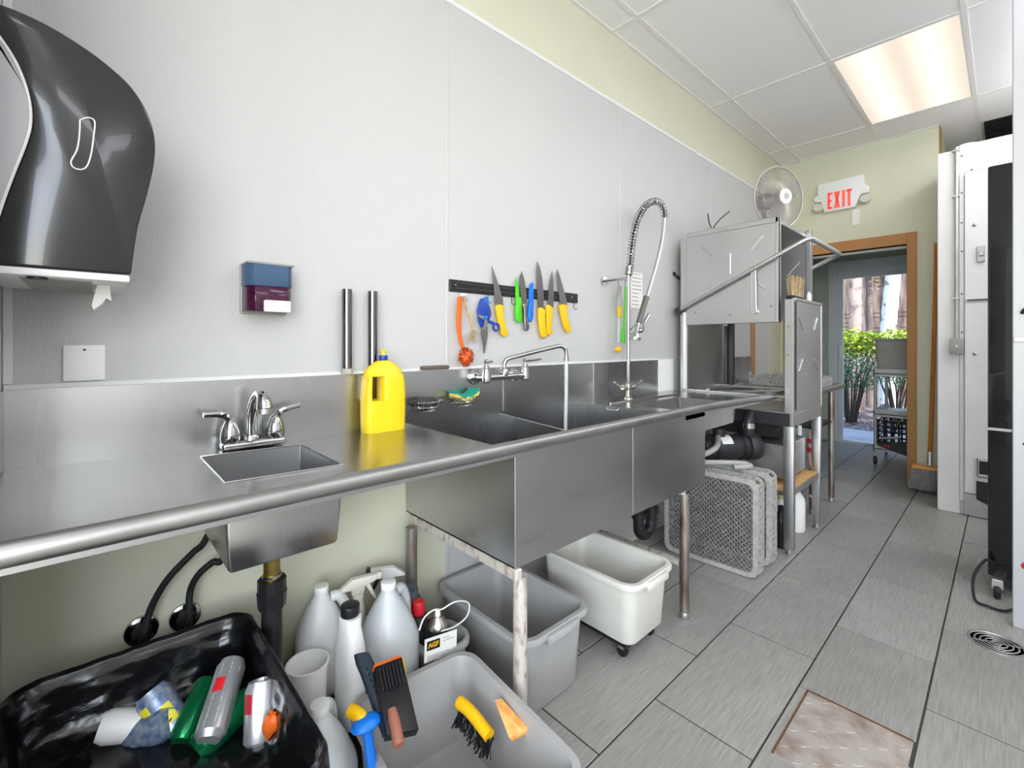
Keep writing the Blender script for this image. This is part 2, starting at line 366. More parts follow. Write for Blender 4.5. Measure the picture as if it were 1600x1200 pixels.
struct(MB().box(-.368, 2.5, 7.3, 7.4, 0, 3.25).obj('wall_corridor', M_['paintfar'], None, 0))
struct(MB().box(-.40, -.368, FY+.12, 7.3, 0, 3.25).obj('wall_corridor_left', M_['paintfar'], None, 0))
# ceiling: plenum board, lay-in tiles and grid bars
ceiling = struct(MB().box(-1.66, 2.5, -3.1, 7.4, CZ+.02, CZ+.10).obj('ceiling', M_['ceil'], None, 0))
gx = [WX] + [-1.365 + .605*k for k in range(0, 7)] + [2.40]
gy = [-3.0] + [3.43 + 1.245*k for k in range(-5, 4)] + [7.3]
LIGHTS = {(2, 6)}
VENT = (3, 7)
csrc = {}
for i in range(len(gx)-1):
    for j in range(len(gy)-1):
        if (i, j) in LIGHTS or (i, j) == VENT: continue
        x0, x1, y0, y1 = gx[i], gx[i+1], gy[j], gy[j+1]
        parts = [(y0, y1)]
        if x1 < -.3 and y0 < FY < y1: parts = [(y0, FY)]
        elif x1 < -.3 and y0 >= FY: continue
        for (p, q) in parts:
            if q-p < .03 or x1-x0 < .03: continue
            k = (round(x1-x0, 3), round(q-p, 3))
            if k not in csrc: csrc[k] = MB().box(x0+.004, x1-.004, p+.004, q-.004, CZ+.004, CZ+.02).obj('ceiling_tile', M_['ceil'], ceiling, 0)
            else: inst(csrc[k], ((x0+x1)/2, (p+q)/2, CZ+.004), ceiling)
for x in gx[1:-1]:
    MB().box(x-.012, x+.012, -3.0, (FY if x < -.3 else 7.3), CZ, CZ+.012).obj('grid_bar', M_['tbar'], ceiling, 0)
for y in gy[1:-1]:
    MB().box((WX if y < FY else -.36), 2.4, y-.012, y+.012, CZ-.0005, CZ+.0115).obj('grid_bar', M_['tbar'], ceiling, 0)
MB().box(WX, WX+.022, NY, FY, CZ-.001, CZ+.012).obj('wall_angle', M_['tbar'], ceiling, 0)
MB().box(WX+.022, -.375, FY-.022, FY, CZ-.001, CZ+.012).obj('wall_angle', M_['tbar'], ceiling, 0)
vx0, vx1, vy0, vy1 = gx[VENT[0]], gx[VENT[0]+1], gy[VENT[1]], gy[VENT[1]+1]
MB().box(vx0+.004, vx1-.004, vy0+.02, 5.27, CZ+.004, CZ+.02).obj('ceiling_tile', M_['ceil'], ceiling, 0)
vt = thing('ceiling_vent', 'dark square ceiling vent above the white walk-in cooler', 'vent', ((vx0+vx1)/2, 5.58, CZ))
MB().box(vx0+.03, vx1-.03, 5.29, vy1-.02, CZ+.010, CZ+.019).obj('vent_panel', M_['dark'], vt, 0)
for k in range(9): MB().bar((vx0+.03, 5.31+.062*k, CZ+.004), (vx1-.03, 5.31+.062*k, CZ+.004), .012, .006).obj('louvre', M_['black'], vt, 0)
# fluorescent troffers
def diff_mat(colr, k):
    m = bpy.data.materials.new('lit_prismatic_diffuser'); m.use_nodes = True; nt = m.node_tree; N = nt.nodes; L = nt.links
    N.remove(N['Principled BSDF']); em = N.new('ShaderNodeEmission'); tc = N.new('ShaderNodeTexCoord'); sx = N.new('ShaderNodeSeparateXYZ')
    L.new(tc.outputs['Generated'], sx.inputs[0])
    # two tubes behind the lens glow a little brighter
    w_ = N.new('ShaderNodeMath'); w_.operation = 'MULTIPLY'; w_.inputs[1].default_value = 4*PI; L.new(sx.outputs[0], w_.inputs[0])
    c_ = N.new('ShaderNodeMath'); c_.operation = 'COSINE'; L.new(w_.outputs[0], c_.inputs[0])
    r = N.new('ShaderNodeMapRange'); r.inputs[1].default_value = 1; r.inputs[2].default_value = -1; r.inputs[3].default_value = .86; r.inputs[4].default_value = 1.25; L.new(c_.outputs[0], r.inputs[0])
    mu = N.new('ShaderNodeMath'); mu.operation = 'MULTIPLY'; mu.inputs[1].default_value = TROFFER*k; L.new(r.outputs[0], mu.inputs[0])
    em.inputs[0].default_value = lin(colr); L.new(mu.outputs[0], em.inputs[1]); L.new(em.outputs[0], N['Material Output'].inputs[0]); return m
M_['diff'] = diff_mat('f3f6ff', 1.0); M_['diffw'] = diff_mat('fff0de', .125)
x0, x1, y0, y1 = gx[2], gx[3], gy[6], gy[7]
t = thing('ceiling_light', 'lit recessed fluorescent ceiling panel near the exit sign', 'ceiling light', ((x0+x1)/2, (y0+y1)/2, CZ))
MB().box(x0+.02, x1-.02, y0+.02, y1-.02, CZ+.004, CZ+.012).obj('diffuser', M_['diffw'], t, 0)
for a, b_, c, d in ((x0+.004, x0+.02, y0+.004, y1-.004), (x1-.02, x1-.004, y0+.004, y1-.004), (x0+.02, x1-.02, y0+.004, y0+.02), (x0+.02, x1-.02, y1-.02, y1-.004)):
    MB().box(a, b_, c, d, CZ+.001, CZ+.018).obj('frame', M_['tbar'], t, 0)
# wraparound fill lights added out of view to brighten ceiling and far end
WR = [(2, 2), (4, 2), (4, 4), (4, 6), (6, 3), (6, 5), (.33, 2.80), (.33, 4.02)]
WL = ['left of centre just behind the camera', 'beside the wall with the added back window', 'right of the camera at counter level', 'right of the walk-in cooler front', 'along the right wall near the added side window', 'along the right wall further ahead', 'straight ahead beside the white frame post', 'close in front of the walk-in cooler']
first = None
for k in WR:
    cx, cy = ((gx[k[0]]+gx[k[0]+1])/2, (gy[k[1]]+gy[k[1]+1])/2) if isinstance(k[0], int) else k
    t = thing('added_fill_light', 'added unseen wraparound fill light ' + WL[WR.index(k)], 'ceiling light', (cx, cy, CZ-.12), 'fill lights added out of view')
    if first is None:
        b = MB(); b.prism([(cx-.15, CZ-.02), (cx-.13, CZ-.09), (cx-.08, CZ-.115), (cx+.08, CZ-.115), (cx+.13, CZ-.09), (cx+.15, CZ-.02)], 'xz', cy-.6, cy+.6)
        first = [b.obj('diffuser', M_['diff'], t), MB().box(cx-.152, cx+.152, cy-.615, cy+.615, CZ-.02, CZ-.001, .002, 1).obj('housing', M_['tbar'], t)]
        for e in (-1, 1): first.append(MB().box(cx-.152, cx+.152, cy+e*.608-.007, cy+e*.608+.007, CZ-.117, CZ-.02, .002, 1).obj('end_cap', M_['tbar'], t))
    else:
        for s_ in first:
            c = s_.copy(); COL.objects.link(c); c.parent = t; c.location = s_.location
# ================================================================ STAINLESS SINK TABLE ALONG THE LEFT WALL
def dz(y): return .913 - .027*(y-NY)/1.01 if y < .86 else .894 - .006*(y-1.875)
st = thing('sink_table', 'long stainless steel sink table with rolled front edge running along the white wall', 'sink table', (-1.2, 1.4, 0))
FZB = .567
BX, RX = -1.532, -.928                                         # back and front of the deck
def deck(name, ys, xs, hole, m):
    b = MB(); V = []; F = []; 
    for y in ys:
        for x in xs: V.append((x, y, dz(y)))
    n = len(xs)
    for i in range(len(ys)-1):
        for j in range(n-1):
            if (i, j) == hole: continue
            F.append((i*n+j, i*n+j+1, (i+1)*n+j+1, (i+1)*n+j))
    b.raw(V, F); t = b.bm
    r = bmesh.ops.solidify(t, geom=t.faces[:], thickness=.0025)
    return b.obj(name, m, st, 20)
HX0, HX1, HY0, HY1 = -1.43, -1.125, .208, .46
deck('drainboard', [NY+.003, HY0, HY1, .872], [BX, HX0, HX1, RX], (1, 1), M_['deck'])
SX0, SX1, SY0, SY1 = -1.285, -.965, 1.985, 2.50
deck('dish_table_deck', [1.875, SY0, SY1, 2.895], [BX, SX0, SX1, RX], (1, 1), M_['deck'])
def basin(name, x0, x1, y0, y1, ztop, zbot, m, taper=.01):
    b = MB(); r = .018
    o = [rrect((x0+x1)/2, (y0+y1)/2, x1-x0, y1-y0, .004, ztop(y0) if callable(ztop) else ztop, 3)]
    if callable(ztop):
        o = [[Vector((p.x, p.y, ztop(p.y))) for p in o[0]]]
    for f, z in ((taper*.5, zbot+.08), (taper, zbot+.004), (taper+.003, zbot)):
        o.append(rrect((x0+x1)/2, (y0+y1)/2, x1-x0-2*f, y1-y0-2*f, .005, z, 3))
    b.loft(o, False, True); bmesh.ops.solidify(b.bm, geom=b.bm.faces[:], thickness=-.002)
    return b.obj(name, m, st, 35)
hb = basin('hand_sink_bowl', HX0, HX1, HY0, HY1, dz, .705, M_['steel'])
MB().lathe([(.028, 0), (.03, .003), (.02, .004), (.018, .001)], ((HX0+HX1)/2, (HY0+HY1)/2, .706), 20).obj('drain', M_['chrome'], hb)
rim = MB(); z0 = dz(.33)+.0012
rim.tube([(HX0, HY0, dz(HY0)+.001), (HX1, HY0, dz(HY0)+.001), (HX1, HY1, dz(HY1)+.001), (HX0, HY1, dz(HY1)+.001)], .002, 6, True)
rim.obj('bowl_rim', M_['chrome'], hb)
sb = basin('scrap_sink_bowl', SX0, SX1, SY0, SY1, dz, .79, mat('stained_bowl_steel', '8d8b87', .5, .85, noise=.25, nscale=(9, 9, 9)))
MB().box(-.962, -.952, 2.062, 2.42, .795, .885).obj('scrap_sink_apron', M_['dull'], st)
# raised bead behind the scrap sink
MB().tube([(-1.36, 1.93, dz(1.93)+.002), (-1.36, 2.62, dz(2.62)+.002)], .005, 8).obj('bead', M_['deck'], st)
# backsplash with its angled top ledge
b = MB(); prof = [(WX+.0055, .885), (BX, .885), (BX, 1.094), (WX+.0055, 1.094)]
b.prism([(p[0], p[1]) for p in prof], 'xz', NY+.002, 2.70)
b.obj('backsplash', M_['steel'], st)
MB().box(WX+.0055, BX+.001, NY+.002, 2.70, 1.0942, 1.106, .001, 1).obj('ledge_highlight', M_['trimw'], st)  # white strip stands in for the wall's bright reflection on the steel ledge
MB().box(WX+.0055, BX, .872, 1.875, FZB, .8845).obj('bowl_back', M_['steel'], st)
MB().box(BX+.001, -.95, NY+.0005, NY+.003, .915, 1.094).obj('end_splash', M_['steel'], st)
MB().box(BX-.002, BX+.002, 2.70, 2.895, .888, 1.098).obj('splash_extension', M_['whtm'], st)
for y in (1.36, 2.02): MB().box(BX, BX+.0015, y-.004, y+.004, .90, 1.092).obj('splash_seam', M_['dull'], st)
# rolled edge
b = MB(); b.tube([(-.925, NY+.003, .9126), (-.925, 1.0, .9126), (-.925, 2.1, .912), (-.915, 2.93, .896)], .0185, 16)
b.obj('rolled_edge', M_['roll'], st)
b = MB(); b.box(-.935, -.931, NY+.003, .872, .882, .912)
b.obj('edge_lip', M_['sinkf'], st)
b = MB(); b.box(-.938, -.934, 1.875, 2.90, .870, .905); b.obj('edge_lip', M_['dull'], st)
# two big bowls
LY0, LY1, FZ = .872, 2.06, .567
FXS = -.934
MB().box(FXS-.004, FXS, LY0, LY1, FZ, .905, .001, 1).obj('front_panel', M_['sinkf'], st)
MB().box(FXS+.0002, FXS+.0012, 1.466, 1.472, FZ+.01, .9).obj('weld_seam', M_['dull'], st)
MB().box(BX, FXS-.004, LY0, LY0+.004, FZ, .8835).obj('end_panel', M_['sinkf'], st)
MB().box(BX, FXS-.004, 1.871, 1.875, FZ, .8945).obj('end_panel', M_['steel'], st)
MB().box(FXS-.02, FXS-.004, LY1-.004, LY1, FZ, .90).obj('end_return', M_['steel'], st)
MB().box(BX, FXS-.004, LY0, 1.875, FZ, FZ+.004).obj('bowl_bottom', M_['steel'], st)
b = MB(); b.raw([(BX, 1.33, FZ), (FXS-.004, 1.33, FZ), (FXS-.004, 1.33, .855), (BX, 1.33, .889), (BX, 1.345, FZ), (FXS-.004, 1.345, FZ), (FXS-.004, 1.345, .855), (BX, 1.345, .889)],
  [(0, 1, 2, 3), (7, 6, 5, 4), (3, 2, 6, 7), (0, 3, 7, 4), (1, 5, 6, 2)])
dv = b.obj('divider', M_['steel'], st)
MB().box(-1.10, -1.06, 1.326, 1.3295, .868, .872).obj('divider_lap', M_['dull'], dv)
for y in (1.10, 1.60):
    MB().lathe([(.05, 0), (.052, .004), (.03, .002)], (-1.23, y, FZ+.004), 20).obj('drain', M_['chrome'], st)
MB().ball((BX+.004, 1.055, .76), .009, (.6, 1, 1.3)).obj('screw', M_['wht'], st)
MB().tube([(-1.33, 1.868, .885), (-1.33, 1.855, .878), (-1.27, 1.855, .878), (-1.27, 1.868, .885)], .004, 6).obj('bowl_hook', M_['dull'], st)
# support rail, legs, feet, cross rail
b = MB(); b.box(-1.50, -.925, .868, .892, .535, .566, .003, 1); b.obj('support_rail', M_['rust'], st)
b = MB(); b.box(-1.50, -.945, 1.87, 1.90, .545, .566, .003, 1); b.obj('support_rail', M_['rust'], st)
def leg(x, y, m, top=.566):
    l = MB().cyl((x, y, .03), (x, y, top), .0205, n=18).obj('leg', m, st)
    MB().lathe([(.017, 0), (.021, .006), (.021, .028), (.017, .034)], (x, y, 0), 16).obj('foot', M_['dull'], l)
    return l
leg(-.948, .905, M_['rust'], .536); leg(-1.46, .85, M_['legst'], .536); leg(-.955, 1.905, M_['legst'], .548); leg(-1.46, 1.90, M_['legst'], .548)
MB().cyl((-.975, 1.905, .235), (-1.44, 1.905, .235), .017, n=12).obj('cross_rail', M_['rust'], st)
# hand sink waste
cx, cy = -1.30, .345
dr = MB().cyl((cx, cy, .585), (cx, cy, .705), .020, n=18).obj('tailpiece', M_['brass'], st)
MB().cyl((cx, cy, .593), (cx, cy, .600), .0235, n=18).obj('solder_ring', M_['oldchrome'], dr)
wp = MB().cyl((cx, cy, .20), (cx, cy, .55), .025, n=20).obj('waste_pipe', M_['black'], st)
MB().cyl((cx, cy, .555), (cx, cy, .588), .034, n=10).obj('slip_nut', M_['black'], wp)
MB().cyl((cx, cy, .515), (cx, cy, .555), .033, .036, n=10).obj('slip_nut', M_['black'], wp)
MB().tube(spline([(cx, cy, .22), (cx, cy, .15), (cx-.03, cy, .11), (cx-.10, cy, .10), (WX+.01, cy, .10)], 5), .024, 12).obj('waste_elbow', M_['black'], wp)
# supply hoses with their wall plates
for (u, v, mids) in ((222, 990, [(236, 950), (262, 905), (300, 865), (322, 842)]), (291, 968, [(297, 925), (310, 898), (333, 878), (350, 868)])):
    p0 = P(u, v, x=WX+.02)
    pl = MB().lathe([(.038, 0), (.036, .006), (.024, .011)], (0, 0, 0), 24, Matrix.Translation(Vector((WX, p0.y, p0.z))) @ Matrix.Rotation(PI/2, 4, 'Y')).obj('wall_plate', M_['chrome'], st)
    MB().lathe([(.022, .0), (.022, .014), (.012, .016)], (0, 0, 0), 20, Matrix.Translation(Vector((WX+.008, p0.y, p0.z))) @ Matrix.Rotation(PI/2, 4, 'Y')).obj('stop_valve', M_['blackr'], pl)
    pts = [p0 + Vector((.03, 0, -.005)), p0 + Vector((.045, 0, .015))] + [P(a, c, x=WX+.055+.012*k) for k, (a, c) in enumerate(mids)]
    e = pts[-1]; pts += [Vector((-1.45, e.y+.05, .80)), Vector((-1.475, .30, .88))]
    MB().tube(spline(pts, 6), .0085, 10).obj('supply_hose', M_['blackr'], st)
# big bowl black PVC trap
def pv(name, pts, r=.022): return MB().tube(spline(pts, 6), r, 14).obj(name, M_['black'], st)
pv('drain_pipe', [(-1.23, 1.60, .565), (-1.23, 1.60, .50), (-1.22, 1.62, .47), (-1.20, 1.70, .465), (-1.20, 1.84, .462)])
tr = pv('drain_trap', [(-1.20, 2.05, .545), (-1.20, 2.05, .33), (-1.20, 2.03, .285), (-1.20, 1.985, .268), (-1.20, 1.945, .29), (-1.20, 1.935, .33), (-1.20, 1.935, .45), (-1.20, 1.90, .465), (-1.20, 1.82, .465)], .027)
for (x, y, z) in ((-1.20, 2.05, .47), (-1.20, 2.05, .36), (-1.20, 1.935, .36), (-1.20, 1.935, .42)):
    MB().cyl((x, y, z), (x, y, z+.03), .034, n=12).obj('slip_nut', M_['black'], tr)
# ================================================================ THINGS ON THE WALL AND ON THE COUNTER
def trace(px, x, ox=0, oy=0, s=1.0):                           # crop pixels -> (y, z) outline in the plane x
    out = []
    for a, c in px:
        p = P(ox + a/s, oy + c/s, x=x); out.append((p.y, p.z))
    return out
# ---- paper towel dispenser, hung on the near wall; we see its side
DS, DF = -1.20, -1.505
def dyz(u, v): p = P(u, v, x=DS); return (p.y, p.z)
td = thing('towel_dispenser', 'black and grey paper towel dispenser with wavy side in the corner', 'towel dispenser', (-1.35, -.03, 1.33))
right = [(-40, -4), (10, 9), (70, 36), (122, 67), (165, 98), (205, 135), (230, 175), (242, 215), (241, 255), (230, 305), (217, 350), (210, 390), (205, 429)]
leftc = [(-20, 412), (-14, 380), (0, 330), (20, 275), (40, 225), (48, 190), (44, 150), (28, 105), (5, 67), (-22, 32), (-45, 6)]
sr = [Vector((dyz(*p)[0], dyz(*p)[1], 0)) for p in right]; sl = [Vector((dyz(*p)[0], dyz(*p)[1], 0)) for p in leftc]
R_ = [(v.x, v.y) for v in spline(sr, 4)]; L_ = [(v.x, v.y) for v in spline(sl, 4)]
MB().prism(R_ + L_, 'yz', DF, DS, .006, 3).obj('cover', M_['blackg'], td, 20)
ztop = dyz(-45, 2)[1]
body = [(NY+.002, R_[-1][1]+.004)] + L_[::1] + [(NY+.002, ztop)]
M_['dgrey'] = mat('grey_dispenser_body', 'b4b4b6', .35)
MB().prism([(y - (.0015 if 0 < i < len(body)-1 else 0), z) for i, (y, z) in enumerate(body)], 'yz', DF+.004, DS+.004).obj('body', M_['dgrey'], td, 40)
eg = MB(); eg.tube([(DS+.004, y, z) for y, z in L_], .0025, 6); eg.obj('edge_bead', M_['wht'], td)
zb = R_[-1][1]
ch = MB(); ch.box(DF+.002, DS-.002, NY+.003, .056, zb-.016, zb-.001, .004, 2); bo = ch.obj('base', M_['whtm'], td)
MB().box(DF+.02, DS-.03, -.10, .0, zb-.0175, zb-.0155).obj('chute', M_['grey2'], bo)
MB().lathe([(.014, 0), (.014, .006)], (-1.22, -.075, zb-.020), 16).obj('lock', M_['black'], td)
wnd = [(v.x, v.y) for v in spline([Vector((*dyz(*p), 0)) for p in ((125, 188), (137, 184), (148, 190), (146, 215), (143, 238), (137, 258), (128, 265), (115, 262), (111, 252), (120, 235), (124, 212), (125, 188))], 3)]
MB().tube([(DS+.001, y, z) for y, z in wnd[:-1]], .0013, 6, True).obj('level_window', M_['wht'], td)
# torn end of the paper
q = [P(155, 432, x=-1.30), P(170, 430, x=-1.30), P(174, 470, x=-1.30), P(166, 466, x=-1.302), P(160, 474, x=-1.30), P(146, 484, x=-1.298), P(143, 478, x=-1.30), P(149, 455, x=-1.30)]
pp = MB().prism([(p.y, p.z) for p in q], 'yz', -1.395, -1.30); tag(pp.obj('paper_towel', M_['paper'], None, 0), 'torn white paper towel end hanging from the dispenser', 'paper towel')
# ---- soap dispenser
sd_ = thing('soap_dispenser', 'smoky blue wall soap dispenser half full of dark magenta soap', 'soap dispenser', (-1.49, .385, 1.288))
y0, y1, z0, z1 = .322, .446, 1.288, 1.432
MB().box(WX+.0045, -1.525, y0-.003, y1+.003, z0, z1+.004, .006, 2).obj('back_plate', M_['grey2'], sd_)
def sbox(za, zb_, inn=0):
    pr = [(-1.525, y0+inn), (-1.525, y1-inn), (-1.47, y1-inn), (-1.449+inn, y1-.016-inn), (-1.449+inn, y0+.016+inn), (-1.47, y0+inn)]
    return MB().prism(pr, 'xy', za, zb_, .002, 1)
sbox(z0+.006, z0+.078, .002).obj('soap', M_['soap'], sd_)
sbox(z0+.079, z1-.002).obj('tank', M_['smoke'], sd_)
MB().box(-1.527, -1.446, y0-.002, y1+.002, z1-.003, z1+.004, .003, 1).obj('lid', M_['grey2'], sd_)
MB().box(-1.453, -1.437, y0+.04, y1-.012, z0+.004, z0+.038, .004, 2).obj('push_bar', M_['wht'], sd_)
# ---- blank switch plate
sp = thing('wall_plate', 'white blank electrical plate above the backsplash beneath the towel dispenser', 'wall plate', (-1.533, -.014, 1.11))
MB().box(WX+.004, WX+.010, -.052, .024, 1.109, 1.197, .003, 2).obj('plate', M_['wht'], sp)
MB().cyl((WX+.010, -.014, 1.185), (WX+.0115, -.014, 1.185), .003, n=8).obj('screw', M_['dark'], sp)
# ---- two chrome overflow tubes on the ledge
for k, (y, lab) in enumerate(((.634, 'upright chrome overflow tube with grey collar, left of two on the ledge'), (.726, 'upright chrome overflow tube standing behind the yellow bottle'))):
    t = thing('overflow_tube', lab, 'tube', (-1.512, y, 1.098), 'chrome overflow tubes on the backsplash ledge')
    b = MB(); b.loft([[Vector((-1.512 + r*math.cos(2*PI*i/20), y + r*math.sin(2*PI*i/20), z)) for i in range(20)] for r, z in ((.0165, 1.112), (.0165, 1.384), (.014, 1.384), (.014, 1.15))], True, False)
    b.obj('pipe', M_['dchrome'], t)
    MB().lathe([(.019, 0), (.02, .004), (.02, .016), (.0165, .018)], (-1.512, y, 1.0985), 20).obj('collar', M_['grey2'], t)
# ---- yellow dish soap bottle
yb = thing('dish_soap_bottle', 'large yellow dish soap bottle with moulded handle on the drainboard', 'bottle', (-1.478, .745, dz(.745)+.001))
Z = dz(.745)+.0025; H_ = .265
def yprof(h): return None
out = [(.072, 0), (.0755, .006), (.0765, .10), (.0735, .16), (.069, .19), (.070, .20), (.0695, .212), (.058, .226), (.035, .243), (.019, .250)]
def hw(z):
    for (a, za), (c, zc) in zip(out, out[1:]):
        if za <= z <= zc: return a + (c-a)*(z-za)/(zc-za) if zc > za else a
    return out[-1][0]
dep = lambda z: .037 if z < .19 else .037 - (.037-.017)*min(1, (z-.19)/.055)
cyb, cxb = .746, -1.4725
hy0, hy1, hz0, hz1 = cyb-.049, cyb-.014, .118, .198                  # handle hole
b = MB()
rings = [sell(cxb, cyb, 2*dep(z), 2*hw(z), Z+z, 32, 4.0 if z < .2 else 2.6) for z in (0, .004, .05, .10, .115)]
b.loft(rings, True, True)
zz = [.115, .13, .15, .17, .185, .197]
b.loft([sell(cxb, (hy1+cyb+hw(z))/2, 2*dep(z), cyb+hw(z)-hy1, Z+z, 32, 4.0) for z in zz], True, True)          # body side of the handle hole
b.loft([sell(cxb, cyb-(hw(z)+.049)/2, 2*dep(z)*(.9 if .12 < z < .19 else 1), hw(z)-.049, Z+z, 24, 2.6) for z in [.113]+zz+[.199]], True, True)
b.loft([sell(cxb, cyb, 2*dep(z), 2*hw(z), Z+z, 32, 4.0 if z < .2 else 2.6) for z in (.197, .2, .212, .226, .237, .243, .250)], True, True)
yo = b.obj('bottle', M_['yellow'], yb, 50)
MB().cyl((cxb, cyb, Z+.2505), (cxb, cyb, Z+.268), .0155, n=20, bev=.001).obj('cap', M_['dblue'], yb)
MB().lathe([(.007, 0), (.007, .010), (.0115, .013), (.0115, .018), (.007, .020)], (cxb, cyb, Z+.2685), 16).obj('spout', M_['ylab'], yb)
# ---- soap bar on the ledge
sp_ = MB(); sp_.box(-1.532, -1.505, .925, 1.05, 1.0985, 1.114, .006, 2)
tag(sp_.obj('sharpening_stone', mat('brown_stone', '6a5a52', .7, noise=.3, nscale=(40, 40, 40)), None), 'brown worn sharpening stone lying on the backsplash ledge', 'stone')
# ---- hand sink faucet
hf = thing('hand_faucet', 'chrome two handle faucet behind the small hand sink', 'faucet', (-1.48, .345, dz(.345)))
hz = dz(.345)+.002; fx = -1.484
MB().box(fx-.026, fx+.026, .262, .428, hz, hz+.022, .009, 3).obj('base', M_['chrome'], hf)
for sgn, y in ((-1, .287), (1, .403)):
    h = MB().lathe([(.024, 0), (.026, .012), (.024, .03), (.017, .052), (.012, .064), (.006, .068)], (fx, y, hz+.021), 20).obj('handle_hub', M_['chrome'], hf)
    MB().tube(spline([(fx, y, hz+.075), (fx+.004, y+sgn*.012, hz+.094), (fx+.008, y+sgn*.032, hz+.103), (fx+.012, y+sgn*.066, hz+.105+(.006 if sgn > 0 else 0))], 5), [.010]*6+[.009]*5+[.0085]*5, 10).obj('lever', M_['chrome'], h)
MB().lathe([(.023, 0), (.022, .012), (.017, .018)], (fx, .338, hz+.021), 20).obj('spout_collar', M_['chrome'], hf)
spts = spline([(fx, .338, hz+.03), (fx+.002, .338, hz+.075), (fx+.012, .341, hz+.115), (fx+.035, .345, hz+.148), (fx+.062, .349, hz+.156), (fx+.082, .351, hz+.142), (fx+.088, .352, hz+.118)], 6)
MB().tube(spts, [.0175-.0035*min(1, i/18) if i < 24 else .014+.0006*(i-24) for i in range(len(spts))], 14).obj('spout', M_['chrome'], hf)
MB().cyl((fx+.088, .352, hz+.105), (fx+.088, .352, hz+.119), .0185, n=16).obj('aerator', M_['dull'], hf)
# ---- magnetic knife bar, knives and hanging tools (outlines traced in the wall plane)
KO, KS = (690, 395), 6.6667
def K(pts, x): return trace(pts, x, KO[0], KO[1], KS)
kb = thing('knife_bar', 'black magnetic knife bar on the white wall', 'knife rack', (-1.525, 1.47, 1.41))
def yzp(u, v, x): p = P(u, v, x=x); return p
ya, yb_ = 1.062, 1.878
MB().box(WX+.004, WX+.014, ya, yb_, 1.413, 1.462, .003, 1).obj('rail', M_['black'], kb)
for dzz in (.014, .034): MB().box(WX+.014, WX+.017, ya+.03, yb_-.01, 1.413+dzz-.004, 1.413+dzz+.004, .001, 1).obj('magnet_strip', M_['dark'], kb)
for y in (ya+.03, 1.47, yb_-.05): MB().ball((WX+.0145, y, 1.44), .004, (.6, 1, 1), 8).obj('screw', M_['chrome'], kb)
for y in (1.135, 1.265, 1.405, 1.845):
    MB().tube([(WX+.012, y, 1.413), (WX+.013, y, 1.385), (WX+.02, y+.006, 1.376), (WX+.026, y+.010, 1.384)], .0018, 6).obj('hook', M_['dark'], kb)
KX = WX+.0185
def knife(lab, blade, handle, hm, bm_=None, x=KX, bt=.0022, ht=.017, grp='knives on the magnetic bar', nm='kitchen_knife'):
    bl, ha = K(blade, x), K(handle, x)
    t = thing(nm, lab, 'knife', (x, sum(p[0] for p in ha)/len(ha), min(p[1] for p in ha)), grp)
    MB().prism(bl, 'yz', x, x+bt).obj('blade', bm_ or M_['blade'], t, 0)
    MB().prism(ha, 'yz', x-.004, x-.004+ht, .0045, 2).obj('handle', hm, t, 50)
    return t
knife('yellow handled knife hanging tilted beside the blue scissors, leftmost of the yellow knives',
      [(520, 135), (528, 250), (545, 420), (556, 555), (640, 565), (637, 500), (605, 380), (560, 245)],
      [(552, 548), (600, 538), (645, 562), (628, 610), (636, 690), (656, 790), (680, 835), (674, 868), (640, 875), (605, 835), (582, 725), (560, 620)], M_['yknife'])
knife('small green paring knife stuck on the bar next to the steel handled knife',
      [(770, 262), (766, 330), (766, 470), (806, 470), (804, 380), (790, 300)],
      [(762, 460), (808, 460), (822, 510), (818, 580), (826, 690), (815, 725), (788, 730), (764, 700), (758, 600), (765, 520)], M_['green'], M_['green'], nm='paring_knife')
knife('all steel knife with grey metal handle between the green and blue knives',
      [(832, 190), (808, 260), (815, 400), (826, 540), (886, 535), (880, 420), (858, 270)],
      [(826, 530), (888, 528), (872, 570), (875, 660), (900, 780), (880, 818), (856, 806), (846, 700), (840, 580)], M_['blade'])
knife('small bright blue paring knife on the magnetic bar',
      [(940, 305), (918, 325), (905, 420), (905, 520), (950, 520), (955, 400), (952, 318)],
      [(902, 505), (952, 500), (942, 560), (940, 680), (920, 725), (892, 715), (888, 640), (895, 560)], M_['blue'], M_['blue'], nm='paring_knife')
knife('tall yellow handled chef knife, longest blade on the bar',
      [(995, 85), (987, 180), (993, 400), (1003, 575), (1060, 600), (1060, 420), (1045, 260), (1020, 150)],
      [(1000, 572), (1030, 570), (1070, 600), (1062, 660), (1068, 790), (1085, 860), (1065, 885), (1030, 880), (1012, 800), (1000, 680)], M_['yknife'])
knife('yellow handled knife hugging the tall chef knife on its right',
      [(1148, 185), (1125, 300), (1108, 430), (1105, 545), (1160, 585), (1166, 460), (1162, 290)],
      [(1078, 548), (1105, 540), (1158, 590), (1138, 650), (1132, 780), (1138, 835), (1115, 860), (1088, 850), (1080, 760), (1084, 640)], M_['yknife'], x=KX+.001)
knife('yellow handled knife at the right end of the magnetic bar',
      [(1200, 170), (1194, 230), (1215, 400), (1232, 545), (1304, 560), (1300, 500), (1265, 370), (1225, 230)],
      [(1215, 545), (1260, 535), (1304, 555), (1288, 610), (1300, 690), (1332, 790), (1328, 828), (1298, 830), (1265, 770), (1235, 660)], M_['yknife'])
